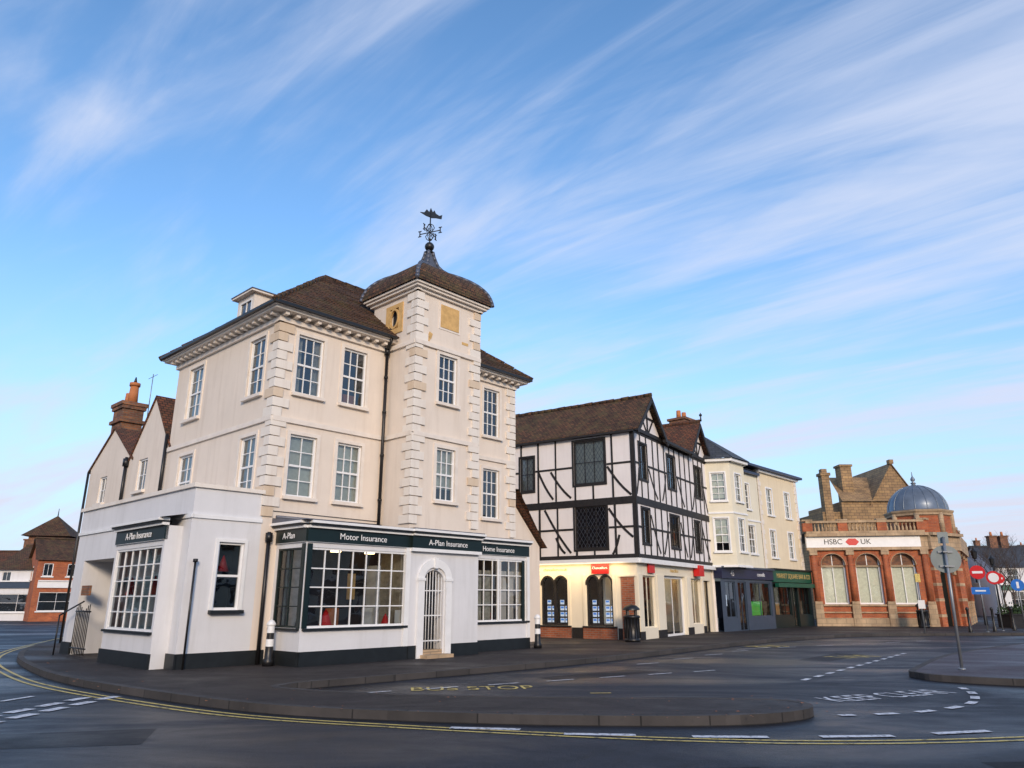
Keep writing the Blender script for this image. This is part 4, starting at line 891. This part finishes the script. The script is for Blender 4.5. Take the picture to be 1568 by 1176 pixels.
for i in range(5): dash(3.0+i*1.2,18.6+i*1.5,3.6+i*1.2,19.0+i*1.5,.08)
for i in range(6): dash(7+i*1.6,24+i*.9,7.7+i*1.6,24.3+i*.9,.08)
arc=smooth([(4.4,10.6),(5.6,10.9),(6.8,11.7),(7.6,12.9),(8.0,14.0)],8)
for i in range(0,len(arc)-3,4): strip(P,arc[i:i+3],.13,.010)
P.emit()
def rtext(name,s,x,y,rot,size,mat,sy=1.6):
    c=bpy.data.curves.new(name,'FONT'); c.body=s; c.size=size; c.align_x='CENTER'; c.align_y='CENTER'; c.materials.append(M[mat])
    o=bpy.data.objects.new(name,c); o.location=(x,y,.008); o.rotation_euler=(0,0,rot); o.scale=(1,sy,1); sc.collection.objects.link(o)
rtext('road_lettering','BUS STOP',-.7,13.7,R(8),.50,'yline',1.5)
rtext('road_lettering','KEEP CLEAR',6.1,12.7,R(25),.5,'wline',1.6)
rtext('road_lettering','TAXI',9.3,21.0,R(30),.7,'yline',1.6)
rtext('road_lettering','BUS',8.5,25.5,R(30),.8,'yline',1.6)
P=Part('fallen_leaves','orange','chim'); rnd=random.Random(5)
for i in range(150):
    k=rnd.choice(kA[20:110]); x,y=k.x+rnd.gauss(0,.25),k.y+rnd.gauss(0,.25)
    a=rnd.uniform(0,6); s_=rnd.uniform(.012,.03); z=.13
    P.face([(x+s_*math.cos(a),y+s_*math.sin(a),z),(x-s_*math.sin(a),y+s_*math.cos(a),z+.004),(x-s_*math.cos(a),y-s_*math.sin(a),z)],rnd.choice([0,1]))
P.emit()

# ------------------------------------------------------------------ camera, light, sky
cam=bpy.data.cameras.new('camera'); co=bpy.data.objects.new('camera',cam); sc.collection.objects.link(co)
cam.sensor_width=36; cam.lens=36*1110/1568; cam.clip_end=3000; cam.clip_start=.1
co.location=(0,0,1.5); co.rotation_euler=(R(90+16.55),0,0); sc.camera=co
saz,sel=R(170),R(19)
sun=bpy.data.lights.new('sun','SUN'); so=bpy.data.objects.new('sun',sun); sc.collection.objects.link(so)
sun.energy=2.5; sun.angle=R(12); sun.color=(1,.78,.56)
d=Vector((math.sin(saz)*math.cos(sel),math.cos(saz)*math.cos(sel),math.sin(sel)))
so.rotation_euler=d.to_track_quat('Z','Y').to_euler()
w=bpy.data.worlds.new('World'); sc.world=w; w.use_nodes=True; nt=w.node_tree
bg=nt.nodes['Background']; bg.inputs[1].default_value=.13
sk=N(nt,'ShaderNodeTexSky',sky_type='NISHITA'); sk.sun_disc=False; sk.sun_elevation=sel; sk.sun_rotation=saz; sk.ozone_density=2.5; sk.air_density=1.0; sk.dust_density=.4
tc=N(nt,'ShaderNodeTexCoord').outputs['Generated']
sp=N(nt,'ShaderNodeSeparateXYZ'); nt.links.new(tc,sp.inputs[0])
zz=N(nt,'ShaderNodeMath',operation='MAXIMUM'); nt.links.new(sp.outputs[2],zz.inputs[0]); zz.inputs[1].default_value=0
za=N(nt,'ShaderNodeMath',operation='ADD'); nt.links.new(zz.outputs[0],za.inputs[0]); za.inputs[1].default_value=.14
cb=N(nt,'ShaderNodeCombineXYZ')
for i in (0,1):
    dv=N(nt,'ShaderNodeMath',operation='DIVIDE'); nt.links.new(sp.outputs[i],dv.inputs[0]); nt.links.new(za.outputs[0],dv.inputs[1]); nt.links.new(dv.outputs[0],cb.inputs[i])
rot=mapping(nt,cb.outputs[0],(1,1,1),(0,0,R(-52)))
mp=mapping(nt,rot,(3.0,.60,1)); mp2=mapping(nt,rot,(.8,.5,1)); mp3=mapping(nt,rot,(10,1.5,1))
c1=noise(nt,mp,1.0,8,.55,.9); c2=noise(nt,mp2,1.5,5,.5,.6); c3=noise(nt,mp3,1.0,8,.62,.9)
m1=N(nt,'ShaderNodeMath',operation='MULTIPLY_ADD'); nt.links.new(c2.outputs[0],m1.inputs[0]); m1.inputs[1].default_value=.75; nt.links.new(c1.outputs[0],m1.inputs[2])
m2=N(nt,'ShaderNodeMath',operation='MULTIPLY_ADD'); nt.links.new(c3.outputs[0],m2.inputs[0]); m2.inputs[1].default_value=.30; nt.links.new(m1.outputs[0],m2.inputs[2])
mr=N(nt,'ShaderNodeMapRange'); nt.links.new(m2.outputs[0],mr.inputs[0]); mr.inputs[1].default_value=.88; mr.inputs[2].default_value=1.34; mr.interpolation_type='SMOOTHSTEP'; mr.inputs[4].default_value=.80
hs=N(nt,'ShaderNodeHueSaturation'); nt.links.new(sk.outputs[0],hs.inputs['Color']); hs.inputs['Saturation'].default_value=1.12; hs.inputs['Value'].default_value=2.05
ch_=N(nt,'ShaderNodeMapRange'); nt.links.new(zz.outputs[0],ch_.inputs[0]); ch_.inputs[1].default_value=0; ch_.inputs[2].default_value=.35
hz=N(nt,'ShaderNodeMapRange'); nt.links.new(zz.outputs[0],hz.inputs[0]); hz.inputs[1].default_value=0; hz.inputs[2].default_value=.42; hz.inputs[3].default_value=.85; hz.inputs[4].default_value=0; hz.interpolation_type='SMOOTHSTEP'
base=mix(nt,hz.outputs[0],hs.outputs[0],(3.8,4.9,6.9))
ccol=mix(nt,ch_.outputs[0],(6.1,5.4,6.1),(5.5,6.0,7.4))
out=mix(nt,mr.outputs[0],base,ccol)
nt.links.new(out,bg.inputs[0])
sc.view_settings.view_transform='Standard'; sc.view_settings.look='None'; sc.view_settings.exposure=0
